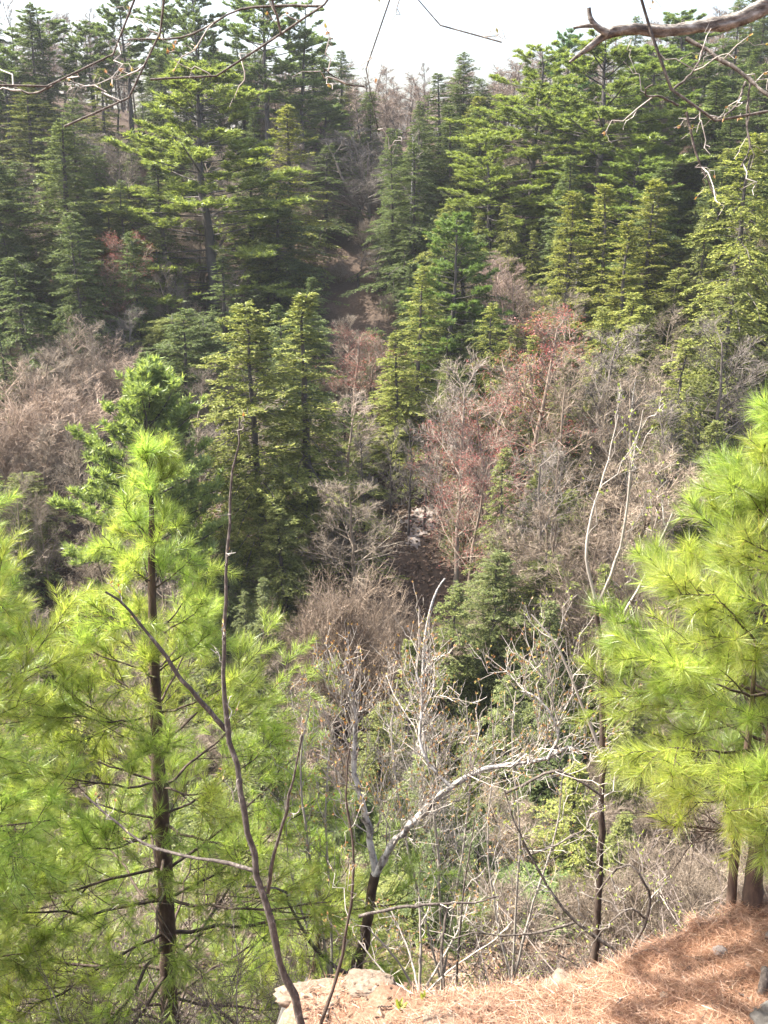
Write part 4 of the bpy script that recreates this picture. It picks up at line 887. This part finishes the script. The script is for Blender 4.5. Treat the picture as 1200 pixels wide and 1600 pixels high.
# thick limb
c, y = stem([(1420, -140), (1300, -60), (1205, 3), (1150, 33), (1085, 43), (1015, 50), (965, 46), (925, 74), (885, 93)], [3.1, 3.0, 2.9], 40)
c = smoothpath(np.vstack([[(tx - .02, ty + .1, .6)], c]), 70); c[20:] += gau(50, 3) * .003
rad = np.interp(np.linspace(0, 1, 70), [0, .35, .62, .7, .8, .87, .92, .96, 1], np.array([56, 48, 40, 36, 27, 24, 17, 15, 3]) * px_r(1, 2.9) * .87) * (1 + .05 * gau(70))
c = smoothpath(c, 200); rad = np.interp(np.linspace(0, 1, 200), np.linspace(0, 1, 70), rad) * (1 + .03 * gau(200)); mb = MB(); mb.tubes(c, rad, 28); V = mb.v[0].reshape(200, 28, 3)
ax_ = c[:, None].astype(np.float32); k_ = np.arange(28)[None] * 1.0 + np.zeros((200, 1)); q_ = np.arange(200)[:, None] + 0 * k_
rid = .30 * np.abs(N1(k_ * .55, q_ * .045)) * 2 - .12 + .35 * np.maximum(0, N2(k_ * .4 + 7, q_ * .16)) + .10 * gau(200, 28); rid = rid * sstep(70, 110, q_)
mb.v[0] = (ax_ + (V - ax_) * (1 + rid[..., None])).reshape(-1, 3).astype(np.float32); limb = mb.build('limb', M['limb_bark'], r)
# flaking, lichened bark along the top of it
fl = MB(); i = 36 + (rnd(420) * 33).astype(int); a = rng.normal(0, .9, 420); tg = nrm(c[np.minimum(i + 1, 69)] - c[i]); s1 = nrm(np.cross(tg, [0, 0, 1.])); s2 = np.cross(s1, tg)
on = (np.sin(i * .9) + gau(420) * .5) > .2; i, a, tg, s1, s2 = i[on], a[on], tg[on], s1[on], s2[on]
nn = s1 * np.sin(a)[:, None] + s2 * np.cos(a)[:, None]; p = c[i] + nn * (rad[i] * 1.0)[:, None] + tg * (rnd(len(i), 1) - .5) * .03
fl.leaves(p, nrm(tg * np.sign(gau(len(i), 1)) + nn * .35 + gau(len(i), 3) * .3), .015 + .022 * rnd(len(i)), .010 + .014 * rnd(len(i)), nrm(nn + gau(len(i), 3) * .3))
fl.build('bark_flakes', M['lichen'], limb, smooth=False, kind='stuff')
for pix, ra, rb in [([(950, 52), (932, 42), (922, 28), (920, 12)], 10, 5), ([(926, 40), (910, 41), (896, 44)], 6, 3)]:
    q, y = stem(pix, 2.92, 8); mb = MB(); mb.tubes(q, np.linspace(px_r(ra, 2.9), px_r(rb, 2.9), 8), 7); mb.build('stub', M['limb_bark'], limb)

# ------------------------------------------------------------------ on the ledge: fallen needles, stones, sticks, sprouts
rng = np.random.default_rng(99)
nL = 400000
x = rng.uniform(-1.0, 3.3, nL); Y = rng.uniform(2.2, 4.6, nL); d = edge_sd(x, Y)
dens = -.10 + 1.1 * (N2(x * 4.1 + 4, Y * 4.1) + .35) + .75 * sstep(-.1, 1.2, x)
k = (d < .06 + .05 * rnd(nL)) & (rnd(nL) < dens); x, Y = x[k], Y[k]; n = len(x)
z = shelf(x, Y) * 1.0
z = np.where(edge_sd(x, Y) > -.05, H(x, Y), z) + .004 + .022 * rnd(n) ** 2
fl = N1(x * 9, Y * 9) * 12 + gau(n) * 1.4
mb = MB(); th = fl
mb.blades(np.c_[x, Y, z], np.c_[np.cos(th), np.sin(th), gau(n) * .16], .045 + .045 * rnd(n), .0018, up=np.c_[gau(n) * .3, gau(n) * .3, np.ones(n)])
mb.build('fallen_needles', M['litter'], smooth=False, kind='stuff')
def rock(name, label, cat, c, dims, rz, mat, seed, flat=.25, tilt=(0, 0), group=None):
    g = np.random.default_rng(seed); nu, nv = 44, 26; u = np.linspace(0, 2 * math.pi, nu, endpoint=False); v = np.linspace(-math.pi / 2, math.pi / 2, nv)
    U, V = np.meshgrid(u, v); f = lambda w, e: np.sign(w) * np.abs(w) ** e
    x = f(np.cos(V), .6) * f(np.cos(U), .7); y = f(np.cos(V), .6) * f(np.sin(U), .7); z = f(np.sin(V), .6)
    o = 1 + .20 * N1(x * 2 + seed, y * 2 + z) + .16 * N2(x * 4 + z * 3, y * 4 + seed) + .13 * N3(x * 7 + z * 5, y * 7 + seed) + .07 * N2(x * 17 + z * 9, y * 17) - .16 * (np.abs(N1(x * 3.1 + y * 1.7, z * 2.3 + y * 2 + seed)) < .035)
    v_ = np.stack([x * o * dims[0] / 2, y * o * dims[1] / 2, z * o * dims[2] / 2], -1)
    i = np.arange(nv - 1)[:, None] * nu + np.arange(nu)[None]; j = np.arange(nv - 1)[:, None] * nu + (np.arange(nu)[None] + 1) % nu
    mb = MB(); mb.add(v_, quads=np.stack([i, j, j + nu, i + nu], -1)); o = mb.build(name, M[mat], None, loc=c, label=label, category=cat)
    if group: o['group'] = group
    o.rotation_euler = (tilt[0], tilt[1], rz); return o
def on(px, py): q = on_ledge_plane(px, py); return np.array([q[0], q[1], gz(q[0], q[1])])
q = on(468, 1590); rock('boulder', 'grey streaked boulder face at the left end of the ledge', 'rock', q + np.array([-.03, .0, -.47]), (.26, .8, .85), .12, 'rock', 3, tilt=(0, .25))
q = on(500, 1545); rock('rock_rim', 'pale weathered rock rim along the left end of the ledge', 'rock', q + np.array([.02, .03, -.05]), (.40, .13, .09), .05, 'sandstone', 5)
q = on(576, 1542); rock('rock_rim', 'flat grey rock in the ledge rim behind the wood chips', 'rock', q + np.array([.0, .02, -.035]), (.22, .14, .09), -.1, 'sandstone', 6)
q = on(872, 1578); rock('stone_slab', 'pale wedge shaped stone bedded in fallen needles at bottom of the ledge', 'stone', q + np.array([0, 0, -.035]), (.15, .42, .07), -.25, 'sandstone', 8)
q = on(1122, 1503); rock('small_stone', 'small white stone lying on the needles below the pine shadow', 'stone', q + np.array([0, 0, .01]), (.055, .05, .04), .6, 'gravel', 9)
q = on(1168, 1524); rock('small_stone', 'small pinkish stone right of the white one', 'stone', q + np.array([0, 0, .006]), (.035, .03, .022), .3, 'sandstone', 10)
q = on(1205, 1610); rock('boulder', 'grey rock at the bottom right corner of the ledge', 'rock', q + np.array([0.05, -.05, -.04]), (.24, .3, .2), .4, 'rock', 11)
q = on(690, 1592); rock('stone_slab', 'cream stone at the bottom edge left of the wedge shaped one', 'stone', q + np.array([0, -.03, -.02]), (.14, .1, .07), .1, 'sandstone', 12)
q = on(1036, 1570); rock('small_stone', 'little pale stone low on the needles between the two larger shadows', 'stone', q + np.array([0, 0, .004]), (.035, .028, .02), .2, 'sandstone', 13)
def stick(label, pix, ra, rb, lift=.012, mat='sapling_bark', name='stick'):
    pts = [on(*q) + np.array([0, 0, lift]) for q in pix]; mb = MB(); c = smoothpath(pts, 14); c[1:-1] += gau(12, 3) * .002
    mb.tubes(c, np.linspace(ra, rb, 14) * (1 + .08 * gau(14)), 7); mb.build(name, M[mat], None, label=label, category='stick')
stick('crooked stick with a fork lying among wood chips at the left end of the ledge', [(510, 1592), (513, 1575), (525, 1568), (527, 1560)], .006, .004)
stick('short dark stick lying level beside the green sprout', [(590, 1577), (612, 1575)], .004, .003, mat='dark_bark')
stick('thin stick under the pine shadow below the small stones', [(1135, 1563), (1160, 1572), (1175, 1583)], .004, .003)
stick('fallen grey stick pointing at the pine trunk on the needles', [(1165, 1478), (1200, 1465)], .004, .003)
# the dead branch standing at the right edge
c = smoothpath([on(1187, 1568), on(1190, 1560) + np.array([0, 0, .06]), P(1192, 1505, 3.25), P(1200, 1462, 3.25), P(1225, 1430, 3.3)], 18); mb = MB(); mb.tubes(c, np.linspace(.017, .012, 18) * (1 + .06 * gau(18)), 8)
mb.build('dead_branch', M['sapling_bark'], None, label='thick dead branch propped upright on the needles at right edge', category='branch')
for px, py, lab in [(625, 1578, 'single green leaf sprout standing on the ledge'), (660, 1563, 'smaller yellowish sprout right of the green one')]:
    q = on(px, py); mb = MB(); n = 5; p = np.repeat(q[None], n, 0) + gau(n, 3) * .004; mb.leaves(p, np.c_[gau(n) * .25, gau(n) * .25, np.ones(n)], .06 if px < 650 else .04, .018, gau(n, 3)); mb.build('green_sprout', M['green_bud'], None, smooth=False, label=lab, category='plant')
n = 420; x = rng.uniform(-.7, 2.0, n); Y = rng.uniform(2.5, 4.3, n); k = edge_sd(x, Y) < -.02; x, Y = x[k], Y[k]; n = len(x); th = rnd(n) * 6.283; L_ = .03 + .12 * rnd(n) ** 2
p0 = np.c_[x, Y, H(x, Y) + .012]; mb = MB(); mb.tubes(curves(p0, np.c_[np.cos(th), np.sin(th), gau(n) * .08], L_, gau(n, 3) * np.array([.15, .15, .03]), 4), (.0012 + .0018 * rnd(n, 1)) * np.linspace(1, .6, 4)[None], 4)
mb.build('twig_bits', M['sapling_bark'], kind='stuff')
# chips of wood and dead leaves, thickest at the left end
n = 2600; x = rng.uniform(-.75, 1.9, n); Y = rng.uniform(2.5, 4.3, n); k = (edge_sd(x, Y) < 0) & (rnd(n) < .25 + .75 * sstep(.4, -.3, x)); x, Y = x[k], Y[k]; n = len(x)
mb = MB(); th = rnd(n) * 6.283; mb.leaves(np.c_[x, Y, H(x, Y) + .01 + .012 * rnd(n)], np.c_[np.cos(th), np.sin(th), gau(n) * .2], .012 + .03 * rnd(n) ** 2, .008 + .014 * rnd(n), np.c_[gau(n) * .3, gau(n) * .3, np.ones(n)])
mb.build('dead_leaves', M['leaf_litter'], smooth=False, kind='stuff')
# fallen leaves over the valley slopes
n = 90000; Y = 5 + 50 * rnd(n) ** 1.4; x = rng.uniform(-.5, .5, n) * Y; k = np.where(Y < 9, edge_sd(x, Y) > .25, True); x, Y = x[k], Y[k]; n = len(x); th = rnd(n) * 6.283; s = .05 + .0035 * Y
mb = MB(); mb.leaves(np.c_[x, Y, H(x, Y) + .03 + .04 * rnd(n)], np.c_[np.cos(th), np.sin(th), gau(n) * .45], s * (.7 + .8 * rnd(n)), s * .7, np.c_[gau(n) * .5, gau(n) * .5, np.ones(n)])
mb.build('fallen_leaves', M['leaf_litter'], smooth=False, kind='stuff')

# ------------------------------------------------------------------ lens veil: an added thin volume that lightens the dark far tones
mb = MB(); x0, x1, y0, y1, z0, z1 = -5500, 5500, -3200, 6500, -26, 22
mb.add([(x0, y0, z0), (x1, y0, z0), (x1, y1, z0), (x0, y1, z0), (x0, y0, z1), (x1, y0, z1), (x1, y1, z1), (x0, y1, z1)], quads=[(0, 3, 2, 1), (4, 5, 6, 7), (0, 1, 5, 4), (1, 2, 6, 5), (2, 3, 7, 6), (3, 0, 4, 7)])
hm = bpy.data.materials.new('lens_veil'); hm.use_nodes = True; hn = hm.node_tree.nodes; hn.clear()
ho = hn.new('ShaderNodeOutputMaterial'); hv = hn.new('ShaderNodeVolumePrincipled'); hv.inputs['Color'].default_value = (.92, .96, 1, 1); hv.inputs['Density'].default_value = .00026; hv.inputs['Anisotropy'].default_value = .3
hm.node_tree.links.new(hv.outputs[0], ho.inputs['Volume'])
mb.build('lens_veil', hm, smooth=False, kind='stuff')
